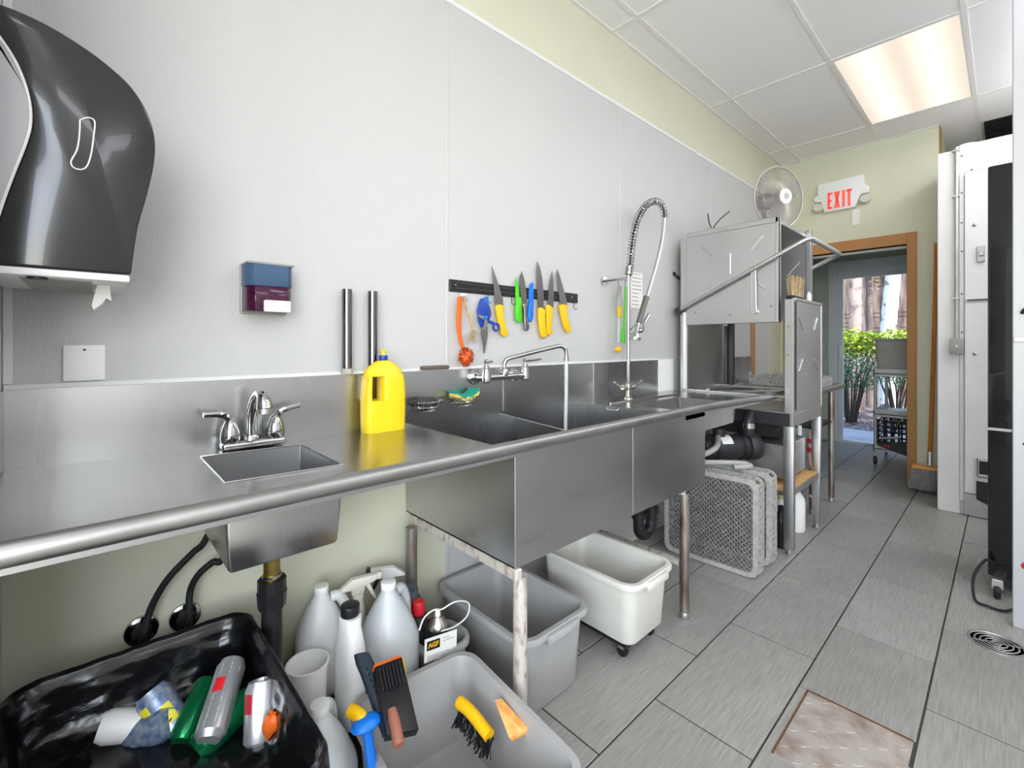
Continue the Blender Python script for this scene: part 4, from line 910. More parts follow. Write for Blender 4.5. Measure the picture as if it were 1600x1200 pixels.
# ---- dish racks: base lattice, rim with slots
def rack(name, lab, M, group=None, sz=.50, h=.10, m=None):
    m = m or M_['rackm']
    t = thing(name, lab, 'dish rack', M.translation, group)
    L0 = wloc(t); s2 = sz/2
    def put(b, nm, kind=None): b.bm.transform(M); return b.obj(nm, m, t, 30, kind)
    b = MB()
    n = 19; st_ = sz*2/n
    for k in range(-n, n+1):
        for sgn in (1, -1):
            # line u - sgn*v = k*st clipped to the square
            c = k*st_*.5*1.0
            pts = []
            u0 = max(-s2+.01, c-(s2-.01)); u1 = min(s2-.01, c+(s2-.01))
            if u1-u0 < .01: continue
            b.bar((u0, sgn*(u0-c), .004), (u1, sgn*(u1-c), .004), .0052, .006, (0, 0, 1))
    b.bm.transform(M); b.obj('lattice', M_['lat'], t, 30, 'stuff')
    for nm, z0, z1 in (('bottom_band', 0, .022), ('top_band', h-.016, h)):
        b = MB(); o = [rrect(0, 0, sz, sz, .045, z0, 5), rrect(0, 0, sz, sz, .045, z1, 5), rrect(0, 0, sz-.05, sz-.05, .03, z1, 5), rrect(0, 0, sz-.05, sz-.05, .03, z0, 5)] if nm == 'bottom_band' else [rrect(0, 0, sz, sz, .045, z0, 5), rrect(0, 0, sz, sz, .045, z1, 5), rrect(0, 0, sz-.02, sz-.02, .04, z1, 5), rrect(0, 0, sz-.02, sz-.02, .04, z0, 5)]
        b.loft(o + [o[0]], False, False); put(b, nm)
    b = MB(); n = 15
    for i in range(n):
        u = -s2+.03 + (sz-.06)*i/(n-1)
        for (a, c) in (((u, s2-.004), 0), ((u, -s2+.004), 0), ((s2-.004, u), 1), ((-s2+.004, u), 1)):
            w, d = (.015, .007) if c == 0 else (.007, .015)
            b.box(a[0]-w/2, a[0]+w/2, a[1]-d/2, a[1]+d/2, .014, h-.014)
            if i < n-1:
                zz = h*(.38 if i % 2 else .62); s_ = (sz-.06)/(n-1)
                if c == 0: b.box(a[0], a[0]+s_, a[1]-.003, a[1]+.003, zz-.009, zz+.009)
                else: b.box(a[0]-.003, a[0]+.003, a[1], a[1]+s_, zz-.009, zz+.009)
    for k in range(4):
        for (sx, sy) in ((1, 1), (1, -1), (-1, 1), (-1, -1)): pass
    put(b, 'side_slots', 'stuff'); return t
M_['lat'] = mat('grimy_lattice', '94928e', .5, noise=.4, nscale=(30, 30, 30)); M_['rackm'] = mat('grey_rack_plastic', 'b5b3ae', .45, noise=.3, nscale=(40, 40, 40), ramp=(.3, .6))
# two racks stand on edge beneath the dish table: lattice faces the camera (-y)
def standing(x, y, rz, lean):
    R = Matrix.Translation((x, y, .254)) @ Matrix.Rotation(rz, 4, 'Z') @ Matrix.Rotation(lean, 4, 'X') @ Matrix.Rotation(-PI/2, 4, 'X')
    return R
rack('dish_rack', 'grey lattice dish rack standing on edge under the table, nearest the sink leg', standing(-1.10, 2.46, .04, 0), 'dish racks')
rack('dish_rack', 'grey lattice dish rack standing on edge second in line against the dishwasher leg', standing(-1.10, 2.655, .03, 0), 'dish racks')
rack('dish_rack', 'grey dish rack lying flat on the clean dish table', Matrix.Translation((-1.14, 4.0, .8815)), 'dish racks', .46, .07)
tr_ = MB().tube(spline([(-1.36, 2.30, .545), (-1.30, 2.36, .54), (-1.05, 2.62, .535), (-.98, 2.68, .53), (-.96, 2.66, .525), (-1.02, 2.60, .52)], 6), .014, 10)
tag(tr_.obj('loose_hose', mat('pale_grey_hose', 'a9a7a3', .5), None), 'pale grey hose draped over the standing dish racks', 'hose')
# ---- cage fan on the hood
fc = Vector((-.985, 3.22, 2.128)); fn = Vector((.90, -.43, -.05)).normalized()
fan = thing('cage_fan', 'round grey cage fan standing on top of the dishwasher hood', 'fan', (-.985, 3.25, 1.926))
Mq = Matrix.Translation(fc) @ fn.to_track_quat('Z', 'Y').to_matrix().to_4x4()
RF = .195
def fput(b, nm, m, par=fan, kind=None, sm=35): b.bm.transform(Mq); return b.obj(nm, m, par, sm, kind)
def circ(r, z, n=40): return [(r*math.cos(2*PI*i/n), r*math.sin(2*PI*i/n), z) for i in range(n)]
b = MB(); b.tube(circ(RF, .0, 48), .006, 8, True); fput(b, 'rim_ring', M_['fanw'])
for nm, zc, sg_ in (('front_grille', .05, 1), ('rear_grille', -.085, -1)):
    b = MB(); nw = 64
    for i in range(nw):
        a0 = 2*PI*i/nw; pts = []
        for k in range(7):
            f = k/6; r = .045 + (RF-.045)*f; a = a0 + sg_*.55*(1-f); z = zc*(1-f**2.2) if k < 6 else 0
            pts.append((r*math.cos(a), r*math.sin(a), z))
        b.tube(pts, .0015, 4)
    for r in (.10, .15): b.tube(circ(r, zc*(1-((r-.045)/(RF-.045))**2.2), 36), .0012, 4, True)
    fput(b, nm, M_['fanw'], fan, 'stuff')
b = MB(); b.lathe([(.001, .058), (.03, .058), (.046, .054), (.048, .046)][::-1], (0, 0, 0), 28); fput(b, 'badge', M_['wht'])
b = MB(); b.lathe([(.001, .0595), (.020, .0592), (.021, .058)][::-1], (0, 0, 0), 24); fput(b, 'badge_centre', M_['grey2'])
b = MB(); b.lathe([(.03, -.02), (.04, -.005), (.038, .02), (.02, .03), (.001, .031)], (0, 0, 0), 20); fput(b, 'hub', M_['fanb'])
for k in range(3):
    b = MB(); V = []; F = []
    for i in range(7):
        f = i/6; r = .035 + .135*f
        for j in range(5):
            g = j/4 - .5; a = 2*PI*k/3 + .35 + g*(1.05-.25*f) + .25*f; V.append((r*math.cos(a), r*math.sin(a), g*.05))
    for i in range(6):
        for j in range(4): F.append((i*5+j, i*5+j+1, (i+1)*5+j+1, (i+1)*5+j))
    b.raw(V, F); bmesh.ops.solidify(b.bm, geom=b.bm.faces[:], thickness=.002); fput(b, 'blade', M_['fanb'])
b = MB(); b.lathe([(.001, -.15), (.045, -.145), (.055, -.12), (.055, -.05), (.03, -.02)], (0, 0, 0), 20); fput(b, 'motor', M_['grey2'])
mb_ = Mq @ Vector((0, 0, -.11))
MB().tube([mb_, mb_ + Vector((-.01, .01, -.10)), Vector((mb_.x-.005, mb_.y+.005, 1.945))], .016, 10).obj('neck', M_['grey2'], fan)
MB().lathe([(.085, 0), (.085, .012), (.03, .022)], (mb_.x-.005, mb_.y+.005, 1.9262), 24).obj('base', M_['dark'], fan)
# small box with wires beside the fan
jb = thing('junction_box', 'small grey electrical box with loose wires behind the fan', 'box', (-1.46, 3.35, 1.93))
MB().box(-1.50, -1.42, 3.30, 3.47, 1.905, 2.04, .004, 1).obj('box', M_['grey2'], jb)
MB().tube(spline([(-1.46, 3.33, 2.04), (-1.47, 3.31, 2.08), (-1.45, 3.24, 2.13)], 5), .004, 6).obj('wire', M_['dark'], jb)
MB().tube(spline([(-1.46, 3.34, 2.04), (-1.42, 3.36, 2.10), (-1.36, 3.40, 2.16)], 5), .004, 6).obj('wire', M_['dark'], jb)
# ---- exit sign
ES = 5.055
def E_(pts): return [(P(u, v, y=ES).x, P(u, v, y=ES).z) for u, v in pts]
ex = thing('exit_sign', 'white emergency exit sign with red letters and two lamp heads', 'exit sign', (-1.0, 5.07, 2.42))
MB().prism(E_([(1278, 289), (1349, 272), (1351, 285), (1345, 302), (1336, 323), (1288, 332), (1282, 314), (1277, 302)]), 'xz', ES, FY-.001, .004, 2).obj('housing', M_['exitw'], ex, 40)
MB().prism(E_([(1345, 283), (1359, 292), (1357, 300), (1343, 303)]), 'xz', ES+.006, FY-.006, .003, 2).obj('lamp_arm', M_['exitw'], ex, 40)
MB().prism(E_([(1280, 302), (1271, 310), (1273, 316), (1284, 316)]), 'xz', ES+.006, FY-.006, .003, 2).obj('lamp_arm', M_['exitw'], ex, 40)
for (u, v) in ((1352, 309), (1278, 324)):
    c = P(u, v, y=ES-.005)
    MB().lathe([(.040, .0), (.042, .02), (.03, .045)], (0, 0, 0), 18, Matrix.Translation(c) @ Matrix.Rotation(math.radians(-115), 4, 'X')).obj('lamp_head', M_['lens'], ex)
# letters EXIT as strokes in the sign plane
def stroke(nm_pts, nm='letter'):
    b = MB()
    for (a, c, w) in nm_pts: b.bar((a[0], ES-.0015, a[1]), (c[0], ES-.0015, c[1]), w, .003, (0, 1, 0))
    return b.obj(nm, M_['exitr'], ex, 0)
q0 = P(1293, 326, y=ES); q1 = P(1336, 292, y=ES); lx0, lx1 = q0.x, q1.x
zl, zh = 2.452, 2.605
wl_ = (lx1-lx0)/4.1; sw = .021
def LX(i, f): return lx0 + (lx1-lx0)*(i/4) + f*wl_*.78
stroke([((LX(0, 0)+sw/2, zl), (LX(0, 0)+sw/2, zh), sw), ((LX(0, 0), zl+sw/2), (LX(0, 1), zl+sw/2), sw), ((LX(0, 0), (zl+zh)/2), (LX(0, .85), (zl+zh)/2), sw), ((LX(0, 0), zh-sw/2), (LX(0, 1), zh-sw/2), sw)])
stroke([((LX(1, 0)+.008, zl), (LX(1, 1)-.004, zh), sw), ((LX(1, 1)-.004, zl), (LX(1, 0)+.008, zh), sw)])
stroke([((LX(2, .5), zl), (LX(2, .5), zh), sw)])
stroke([((LX(2.78, .5), zl), (LX(2.78, .5), zh), sw), ((LX(2.78, -.05), zh-sw/2), (LX(2.78, 1.05), zh-sw/2), sw)])
tg = P(1337, 328, y=FY-.01); MB().box(tg.x-.028, tg.x+.03, FY-.006, FY-.0045, 2.28, 2.42).obj('tag', M_['paper'], ex, 0)
# ================================================================ BINS, TUBS AND BOTTLES UNDER THE COUNTER
from mathutils import noise as mnoise
def tub(name, lab, cx, cy, wx, wy, h, z0, m, rz=0, group=None, rim=.018, flare=.035, lugs=True):
    t = thing(name, lab, 'tub', (cx, cy, z0), group)
    T = Matrix.Translation((cx, cy, z0)) @ Matrix.Rotation(rz, 4, 'Z')
    b = MB(); f = flare; R = .05
    def rr(g, z, r): return rrect(0, 0, wx-2*g, wy-2*g, max(.012, r), z, 5)
    rings = [rr(f+.006, 0, R-.01), rr(f, .008, R-.004), rr(rim+.002, h-.022, R), rr(.001, h-.020, R+.01), rr(0, h-.010, R+.012), rr(.004, h, R+.01), rr(rim+.002, h, R), rr(rim+.008, h-.012, R-.006), rr(f+.008, .014, R-.012), rr(f+.022, .006, R-.02)]
    b.loft(rings, True, True); b.bm.transform(T); o = b.obj('shell', m, t, 50)
    if lugs:
        for s_ in (-1, 1):
            b = MB(); b.box(s_*(wx/2)-.006, s_*(wx/2)+.012, -wy*.22, wy*.22, h-.034, h-.004, .005, 2); b.bm.transform(T); b.obj('handle_lug', m, t)
    return t
TG = 'grey bus tubs under the sinks'
tub('bus_tub', 'empty grey bus tub under the sink just right of the rusty front leg', -1.252, 1.143, .515, .345, .27, .001, M_['grey'], 0, TG)
tub('bus_tub', 'pale cream grey bus tub raised on a black dolly beneath the second bowl', -1.16, 1.595, .50, .325, .245, .066, M_['greyl'], 0, TG)
dl = thing('tub_dolly', 'low black dolly with small casters carrying the pale tub', 'dolly', (-1.16, 1.60, 0))
MB().box(-1.36, -.97, 1.48, 1.71, .045, .064, .004, 1).obj('deck', M_['black'], dl)
for x in (-1.33, -1.0):
    for y in (1.50, 1.69):
        MB().cyl((x, y-.01, .022), (x, y+.01, .022), .0215, n=16, bev=.004).obj('caster', M_['blackr'], dl)
        MB().box(x-.012, x+.012, y-.015, y+.015, .034, .046).obj('caster_plate', M_['dull'], dl)
t0 = tub('bus_tub', 'grey bus tub of scrub brushes standing in front of the bottles', -.903, .655, .53, .385, .25, .001, M_['grey'], -.09, TG)
# platform crate
cr = thing('crate', 'black plastic crate turned over as a stand for the cleaning bottles', 'crate', (-1.36, .69, 0))
MB().box(-1.50, -1.205, .395, .955, .135, .148, .004, 1).obj('top', M_['black'], cr)
for (x0, x1, y0, y1) in ((-1.50, -1.49, .395, .955), (-1.215, -1.205, .395, .955), (-1.49, -1.215, .395, .405), (-1.49, -1.215, .945, .955)): MB().box(x0, x1, y0, y1, 0, .135).obj('side', M_['black'], cr)
CT = .149
# ---- gallon jugs
def jug(name, lab, x, y, z, m, capm, sc=1.0, rz=0, label=False, group='plastic gallon jugs'):
    t = thing(name, lab, 'jug', (x, y, z), group)
    T = Matrix.Translation((x, y, z)) @ Matrix.Rotation(rz, 4, 'Z') @ Matrix.Scale(sc, 4)
    b = MB(); w = .15
    b.loft([sell(0, 0, w*f, w*f, h, 32, e) for f, h, e in ((.90, 0, 3), (.98, .008, 3.4), (1, .02, 3.6), (1, .135, 3.6), (.98, .15, 3.4), (.90, .175, 3), (.74, .21, 2.6), (.52, .245, 2.3), (.34, .268, 2), (.28, .276, 2), (.27, .288, 2))], True, True)
    # handle loop on the +y side, scooped away from the shoulder
    b.bm.transform(T); o = b.obj('body', m, t, 50)
    b = MB(); b.tube(spline([(0, .028, .262), (0, .050, .262), (0, .068, .235), (0, .0755, .195), (0, .077, .16), (0, .070, .135)], 6), .0155, 12); b.bm.transform(T); b.obj('handle', m, t, 50)
    b = MB(); b.cyl((0, 0, .286), (0, 0, .305), .0215, n=22, bev=.002); b.bm.transform(T); b.obj('cap', capm, t)
    if label:
        b = MB(); r0 = [v for v in sell(0, 0, w*1.008, w*1.008, .03, 64, 3.6)]; r1 = [v + Vector((0, 0, .09)) for v in r0]
        s_ = 40; b.loft([r0[s_:]+r0[:10], r1[s_:]+r1[:10]], False, False, False); b.bm.transform(T); lb = b.obj('label', M_['paper'], t)
        b = MB(); r0 = [v*1.006 for v in r0]; r0 = [Vector((v.x, v.y, .035)) for v in r0]; r1 = [v + Vector((0, 0, .08)) for v in r0]; b.loft([r0[44:49], r1[44:49]], False, False, False); b.bm.transform(T); b.obj('label_print', mat('navy_print', '2b3a63', .5), lb)
    return t
j1 = P(502, 915, x=-1.435)
jug('gallon_jug', 'translucent gallon jug with a paper label against the green wall', -1.435, j1.y, CT, M_['milky'], M_['wht'], 1.0, -.3, True)
j2 = P(607, 925, x=-1.285)
jug('gallon_jug', 'large clear gallon jug without label behind the grey tub', -1.285, j2.y, CT, M_['clearish'], M_['wht'], 1.06, .35)
j3 = P(508, 1088, x=-1.0)
jug('gallon_jug', 'white jug low in front with its cap up beside the trash bin', -1.125, .405, .001, M_['milky'], M_['wht'], 1.08, .9)
# ---- white bottle with black cap
def slim(name, lab, x, y, z, w, d, h, m, capm, caph, rz=0):
    t = thing(name, lab, 'bottle', (x, y, z)); T = Matrix.Translation((x, y, z)) @ Matrix.Rotation(rz, 4, 'Z')
    b = MB(); b.loft([sell(0, 0, d*f, w*f, hh*h, 28, 3) for f, hh in ((.94, 0), (1, .02), (1, .62), (.95, .72), (.78, .84), (.72, .9), (.72, 1))], True, True); b.bm.transform(T); b.obj('body', m, t, 50)
    b = MB(); b.cyl((0, 0, h+.0005), (0, 0, h+caph), w*.40, n=20, bev=.003); b.bm.transform(T); b.obj('cap', capm, t); return t
sb_ = P(547, 935, x=-1.24)
wbt = slim('squeeze_bottle', 'slim white bottle with square black cap between the jugs', -1.24, sb_.y, CT, .064, .09, .295, M_['wht'], M_['black'], .03, .2)
# ---- trigger sprayers
def sprayer(name, lab, x, y, z, hb, m, hm, trig, rz, ribs=False):
    t = thing(name, lab, 'spray bottle', (x, y, z), 'trigger spray bottles'); T = Matrix.Translation((x, y, z)) @ Matrix.Rotation(rz, 4, 'Z')
    def put(b, nm, mm): b.bm.transform(T); return b.obj(nm, mm, t, 45)
    b = MB(); pr_ = [(.034, 0), (.037, .01), (.037, hb*.55), (.033, hb*.62)]
    for k in range(4): pr_ += [(.026 - .002*k, hb*(.66+.075*k)), (.022 - .0015*k, hb*(.70+.075*k))]
    b.lathe(pr_ + [(.014, hb)], (0, 0, 0), 22); put(b, 'bottle', m)
    b = MB(); b.cyl((0, 0, hb+.0005), (0, 0, hb+.022), .0165, n=18, bev=.002); put(b, 'collar', trig)
    hz_ = hb+.022
    hd = MB(); hd.prism([(-.022, hz_), (.016, hz_), (.018, hz_+.02), (.058, hz_+.034), (.058, hz_+.052), (-.02, hz_+.050), (-.058, hz_+.022), (-.058, hz_+.016), (-.022, hz_+.016)], 'yz', -.012, .012, .004, 2); put(hd, 'head', hm)
    b = MB(); b.box(-.011, .011, .057, .072, hz_+.033, hz_+.054, .002, 1); put(b, 'nozzle', trig)
    b = MB(); b.prism([(.022, hz_+.022), (.034, hz_+.024), (.046, hz_+.0), (.058, hz_-.028), (.050, hz_-.030), (.036, hz_-.006)], 'yz', -.007, .007, .002, 1); put(b, 'trigger', trig)
    return t
s1 = P(560, 925, x=-1.405)
sprayer('spray_bottle', 'cream coloured trigger spray bottle behind the white squeeze bottle', -1.405, s1.y, CT, .232, mat('cream_plastic', 'd9d6c8', .4), mat('cream_plastic', 'd9d6c8', .4), mat('cream_plastic', 'd9d6c8', .4), -.25)
s2 = P(606, 900, x=-1.455)
sprayer('spray_bottle', 'white trigger spray bottle with black nozzle against the wall', -1.455, s2.y, CT, .205, M_['clearish'], M_['wht'], M_['black'], 2.7)
# ---- round white pot and hand tools by it
pp_ = P(481, 1040, x=-1.295)
pt = thing('plastic_pot', 'round off-white plastic pot beside the trash bin', 'pot', (-1.295, pp_.y, CT))
b = MB(); zt_ = max(pp_.z+.01, CT+.10); b.lathe([(.044, CT+.0005), (.052, zt_-.02), (.056, zt_), (.050, zt_), (.047, zt_-.02), (.040, CT+.008)], (-1.295, pp_.y, 0), 26); b.obj('pot', M_['wht'], pt)
MB().ball((-1.295, pp_.y, CT+.03), .022, (1, 1.3, .7), 10).obj('lump', M_['wht'], pt)
# ---- spray cans in a small tray
ty = P(697, 1012, x=-1.25)
ty.y = .862
ty_t = tub('tray', 'small grey tray holding the aerosol cans', -1.262, .845, .17, .17, .09, CT, M_['grey'], .1, None, .012, .014, False)
TZ = CT+.008
def aero(name, lab, x, y, z, r, h, m, domem, topm):
    t = thing(name, lab, 'spray can', (x, y, z), 'aerosol cans')
    MB().cyl((x, y, z), (x, y, z+h*.72), r, n=24, bev=.002).obj('can', m, t)
    MB().lathe([(r*1.02, h*.72), (r*1.02, h*.74), (r*.8, h*.82), (r*.5, h*.87), (r*.45, h*.9)], (x, y, z), 22).obj('dome', domem, t)
    MB().cyl((x, y, z+h*.9), (x, y, z+h), r*.28, r*.24, n=14, bev=.001).obj('nozzle', topm, t); return t
a1 = P(684, 952, x=-1.235)
aero('aerosol_can', 'black aerosol can with grimy white nozzle and a paper tag', -1.235, a1.y, TZ, .033, a1.z-TZ, M_['black'], M_['oldchrome'], M_['wht'])
a2 = P(654, 938, x=-1.315)
c2 = thing('aerosol_can', 'dark aerosol can with red cap beside the clear jug', 'spray can', (-1.315, a2.y, CT), 'aerosol cans')
MB().cyl((-1.315, a2.y, CT), (-1.315, a2.y, a2.z-.045), .028, n=22, bev=.002).obj('can', M_['dark'], c2)
MB().cyl((-1.315, a2.y, a2.z-.044), (-1.315, a2.y, a2.z), .022, .019, n=18, bev=.004).obj('cap', M_['red'], c2)
ck = MB().box(-1.262, -1.230, a2.y-.014, a2.y+.03, CT+.1, CT+.19)
ck.bm.free()
# tag reading AGF
tg = thing('paper_tag', 'white product tag with yellow letters on a black square, tied to the aerosol can', 'tag', (-1.19, .87, .25))
A, B_, C_, D_ = P(664, 1000, x=-1.185), P(714, 983, x=-1.185), P(713, 1018, x=-1.185), P(663, 1037, x=-1.185)
b = MB(); b.prism([(p.y, p.z) for p in (A, B_, C_, D_)], 'yz', -1.187, -1.185); b.obj('card', M_['paper'], tg, 0)
ux = (B_-A).normalized(); uz = (A-D_).normalized(); un = Vector((1, 0, 0))
def card(f, g): return A + (B_-A)*f + (D_-A)*g
b = MB(); b.raw([card(.06, .12)+un*.0006, card(.46, .12)+un*.0006, card(.46, .52)+un*.0006, card(.06, .52)+un*.0006], [(0, 1, 2, 3)]); b.obj('black_square', M_['black'], tg, 0)
Mt = Matrix((ux, uz, un)).transposed().to_4x4(); Mt.translation = card(.26, .32) + un*.001
text_mesh('AGF', .020, Mt, 'lettering', M_['yknife'], tg, .0003, .0006)
for k in range(5):
    a = card(.08 if k > 1 else .55, .62+.075*k if k > 1 else .18+.12*k)+un*.0007; c = card(.9 if k % 2 else .75, .62+.075*k if k > 1 else .18+.12*k)+un*.0007
    MB().bar(a, c, .0018, .0004, un).obj('print_line', M_['linework'], tg, 0)
wr = MB().tube(spline([P(655, 985, x=-1.2), P(663, 965, x=-1.2), P(678, 953, x=-1.2), P(690, 952, x=-1.2), P(712, 940, x=-1.2), P(732, 942, x=-1.2), P(730, 962, x=-1.2), P(712, 978, x=-1.2), P(690, 986, x=-1.195)], 7), .0024, 8)
tag(wr.obj('wire_loop', M_['wht'], None), 'thin white wire looped above the aerosol can', 'wire')
rg = blob(P(638, 935, x=-1.38), .045, (.8, 1.0, .9), .010, 14); tag(rg.obj('rag', mat('grey_rag', '56606a', .9), None), 'crumpled blue grey rag stuffed behind the clear jug', 'rag')
# ---- brushes and tools in the front tub
def lean(u0, v0, x0, u1, v1, x1): return P(u0, v0, x=x0), P(u1, v1, x=x1)
sq = thing('scraper', 'dark blue rubber scraper handle with a row of dots leaning on the tub', 'scraper', (-.95, .6, .06))
a, c = lean(565, 1022, -1.125, 612, 1150, -.96)
b = MB(); d = (c-a); nn = 9
rg_ = []
for i in range(nn):
    f = i/(nn-1); w = .020 if i > 1 else (.019, .022)[i]; p = a+d*f
    e = Vector((.45, .9, 0)).normalized(); up_ = d.normalized().cross(e)
    rg_.append([p + e*w*math.cos(2*PI*k/14) + up_*.010*math.sin(2*PI*k/14) for k in range(14)])
b.loft(rg_, True, True); b.obj('handle', M_['navy'], sq, 50)
for i in range(10):
    p = a + d*(.18+.075*i); MB().ball(p + Vector((.0105, -.004, .005)), .0026, (1, 1, 1), 6).obj('dot', M_['black'], sq)
gb_ = thing('grill_brush', 'black ribbed grill brush head with yellow and orange edges', 'brush', (-.95, .66, .06))
A, B_, C_, D_ = P(582, 1052, x=-1.07), P(624, 1036, x=-1.07), P(650, 1150, x=-.93), P(600, 1160, x=-.93)
nrm = (B_-A).cross(D_-A).normalized(); nrm = nrm if nrm.x > 0 else -nrm
def slab(q, th, nm, m, par, off=0):
    b = MB(); b.loft([[p + nrm*off for p in q], [p + nrm*(off+th) for p in q]], True, True, bev=.002); return b.obj(nm, m, par)
slab([A, B_, C_, D_], .022, 'block', M_['black'], gb_)
for k in range(7):
    p0 = A + (B_-A)*(.12+.12*k) + (D_-A)*.06; p1 = A + (B_-A)*(.12+.12*k) + (D_-A)*.42
    MB().bar(p0 + nrm*.023, p1 + nrm*.023, .0035, .004, nrm).obj('rib', M_['dark'], gb_)
slab([B_ + (B_-A)*.02 - (D_-A)*.1, B_ + (B_-A)*.25 - (D_-A)*.06, C_ + (B_-A)*.05 - (D_-A)*.3, C_ - (D_-A)*.35], .012, 'yellow_edge', M_['yknife'], gb_, -.016)
slab([A - (D_-A)*.06, B_ - (D_-A)*.06, B_, A], .018, 'orange_edge', M_['orange'], gb_, 0)
a, c = P(612, 1108, x=-.96), P(624, 1165, x=-.90)
bh = thing('brush_handle', 'brown rounded tool handle in front of the black grill brush', 'handle', c)
MB().tube([a, a.lerp(c, .3), c], [.010, .013, .013], 12).obj('handle', mat('brown_handle', '96604c', .5), bh)
yh = thing('scrub_brush', 'yellow handled scrub brush lying in the front tub', 'brush', (-.93, .86, .03))
a, b1, c = P(716, 1096, x=-1.03), P(735, 1112, x=-.98), P(765, 1150, x=-.90)
yp = spline([a, b1, c], 6); MB().tube(yp, [.012]+[.017]*3+[.016]*(len(yp)-4), 12).obj('handle', M_['yknife'], yh)
b = MB()
for k in range(140):
    p = yp[random.randrange(2, len(yp))]; b.bar(p + Vector((random.gauss(0, .006), random.gauss(0, .006), -.008)), p + Vector((random.gauss(0, .01), random.gauss(-.012, .01), -.045)), .003, .003)
b.obj('bristles', M_['black'], yh, 0, 'stuff')
ow = thing('wooden_brush_back', 'orange painted wooden brush back propped inside the front tub', 'brush', (-.86, .9, .05))
A, B_, C_, D_ = P(777, 1101, x=-.93), P(788, 1098, x=-.93), P(830, 1145, x=-.83), P(800, 1160, x=-.83)
nrm = Vector((.2, -.5, .8)).normalized(); slab([A, B_, C_, D_], .03, 'block', M_['owood2'], ow)
bt_ = P(572, 1130, x=-.985); yt_ = P(548, 1110, x=-1.03)
bb_ = thing('scrub_brush', 'blue domed scrub brush with yellow grip tip leaning in the tub corner', 'brush', (bt_.x, bt_.y, .02))
MB().tube([(bt_.x+.03, bt_.y+.03, .03), bt_], .012, 10).obj('shaft', M_['blue'], bb_)
blob(bt_, .024, (1, 1.5, .6), .001, 16).obj('dome', M_['blue'], bb_)
MB().tube(spline([bt_, bt_.lerp(yt_, .5) + Vector((0, 0, .004)), yt_], 5), [.012]*3+[.015]*8, 12).obj('grip_tip', M_['yknife'], bb_)
# ---- trash bin with black liner
tb = thing('trash_bin', 'rectangular trash bin lined with a shiny black bag', 'trash bin', (-1.09, .09, 0))
BX0, BX1, BY0, BY1, BZ = -1.405, -.79, -.138, .312, .475
bcx, bcy, bw, bd = (BX0+BX1)/2, (BY0+BY1)/2, BX1-BX0, BY1-BY0
b = MB(); b.loft([rrect(bcx, bcy, bw-.12, bd-.12, .05, .001, 5), rrect(bcx, bcy, bw-.02, bd-.02, .055, BZ-.035, 5)], True, False); b.obj('bin', M_['grey2'], tb)
def nz3(p, s_): return mnoise.noise(Vector(p)*s_)
n_ = 12
def ring(w, d, r, z): return rrect(bcx, bcy, w, d, r, z, n_)
def dense(r):
    out = []
    for a, c in zip(r, r[1:]+r[:1]):
        k = max(1, int((c-a).length/.010))
        out += [a.lerp(c, i/k) for i in range(k)]
    return out
base = dense(ring(bw, bd, .06, 0)); ctr = Vector((bcx, bcy, 0))
prof0 = [(1.0, -.17), (1.02, -.12), (1.015, -.06), (1.02, -.02), (1.012, .0), (.99, .008), (.965, .0), (.945, -.02), (.93, -.05), (.91, -.085), (.88, -.115), (.82, -.135), (.72, -.145), (.58, -.15), (.42, -.15), (.25, -.15), (.08, -.15)]
prof = []
for (a, za), (c, zc) in zip(prof0, prof0[1:]):
    for k in range(3): prof.append((a+(c-a)*k/3, za+(zc-za)*k/3))
prof.append(prof0[-1])
rings = []
def ridge(p, f): return 1 - 2*abs(mnoise.noise(Vector(p)*f))
for k, (s_, z) in enumerate(prof):
    rg2 = []; w_ = min(1, max(0, (k-19)/6))
    for p in base:
        q_ = ctr + (p-ctr)*s_; q_.z = BZ + z
        n_in = (ctr-p).normalized()
        if k > 18:
            h = .5*ridge((q_.x*1.0, q_.y*1.5, q_.z*1.0), 7) + .35*ridge((q_.x*1.4+3, q_.y, q_.z*2.2), 14) + .2*ridge((q_.x+7, q_.y+2, q_.z), 31)
            q_ += (n_in*.5 + Vector((0, 0, .8)))*h*.016*w_
        elif k < 9: q_ += (p-ctr).normalized()*nz3((q_.x, q_.y, q_.z*.4), 22)*.010
        else: q_ += Vector((0, 0, 1))*nz3((q_.x, q_.y, 0), 30)*.002
        rg2.append(q_)
    rings.append(rg2)
b = MB(); b.loft(rings, False, True); b.obj('bag', M_['bag'], tb, 75)
# ---- cans and wrappers in the bin
def can(lab, u, v, z, ax, m, L=.122, r=.033, bands=(), top=True):
    c = P(u, v, z=z); ax = Vector(ax).normalized(); q_ = ax.to_track_quat('Z', 'Y').to_matrix().to_4x4(); T = Matrix.Translation(c) @ q_
    t = thing('drink_can', lab, 'can', c, 'empty cans in the trash bin')
    b = MB(); b.lathe([(r*.72, -L/2), (r*.78, -L/2+.003), (r, -L/2+.012), (r, L/2-.014), (r*.82, L/2-.002), (r*.82, L/2), (r*.77, L/2), (r*.75, L/2-.005), (.001, L/2-.005)], (0, 0, 0), 28); b.bm.transform(T); b.obj('can', m, t)
    for (a0, a1, z0, z1, mm, nm) in bands:
        b = MB(); n2 = 10; rr = r*1.006
        A0 = [Vector((rr*math.cos(math.radians(a0+(a1-a0)*i/n2)), rr*math.sin(math.radians(a0+(a1-a0)*i/n2)), z0*L)) for i in range(n2+1)]
        b.loft([A0, [p + Vector((0, 0, (z1-z0)*L)) for p in A0]], False, False, False); b.bm.transform(T); b.obj(nm, mm, t)
    if top:
        b = MB(); b.tube([(.004, 0, L/2-.0035), (.016, .006, L/2-.003), (.018, -.006, L/2-.003)], .002, 6); b.bm.transform(T); b.obj('pull_tab', M_['foil'], t)
    return t
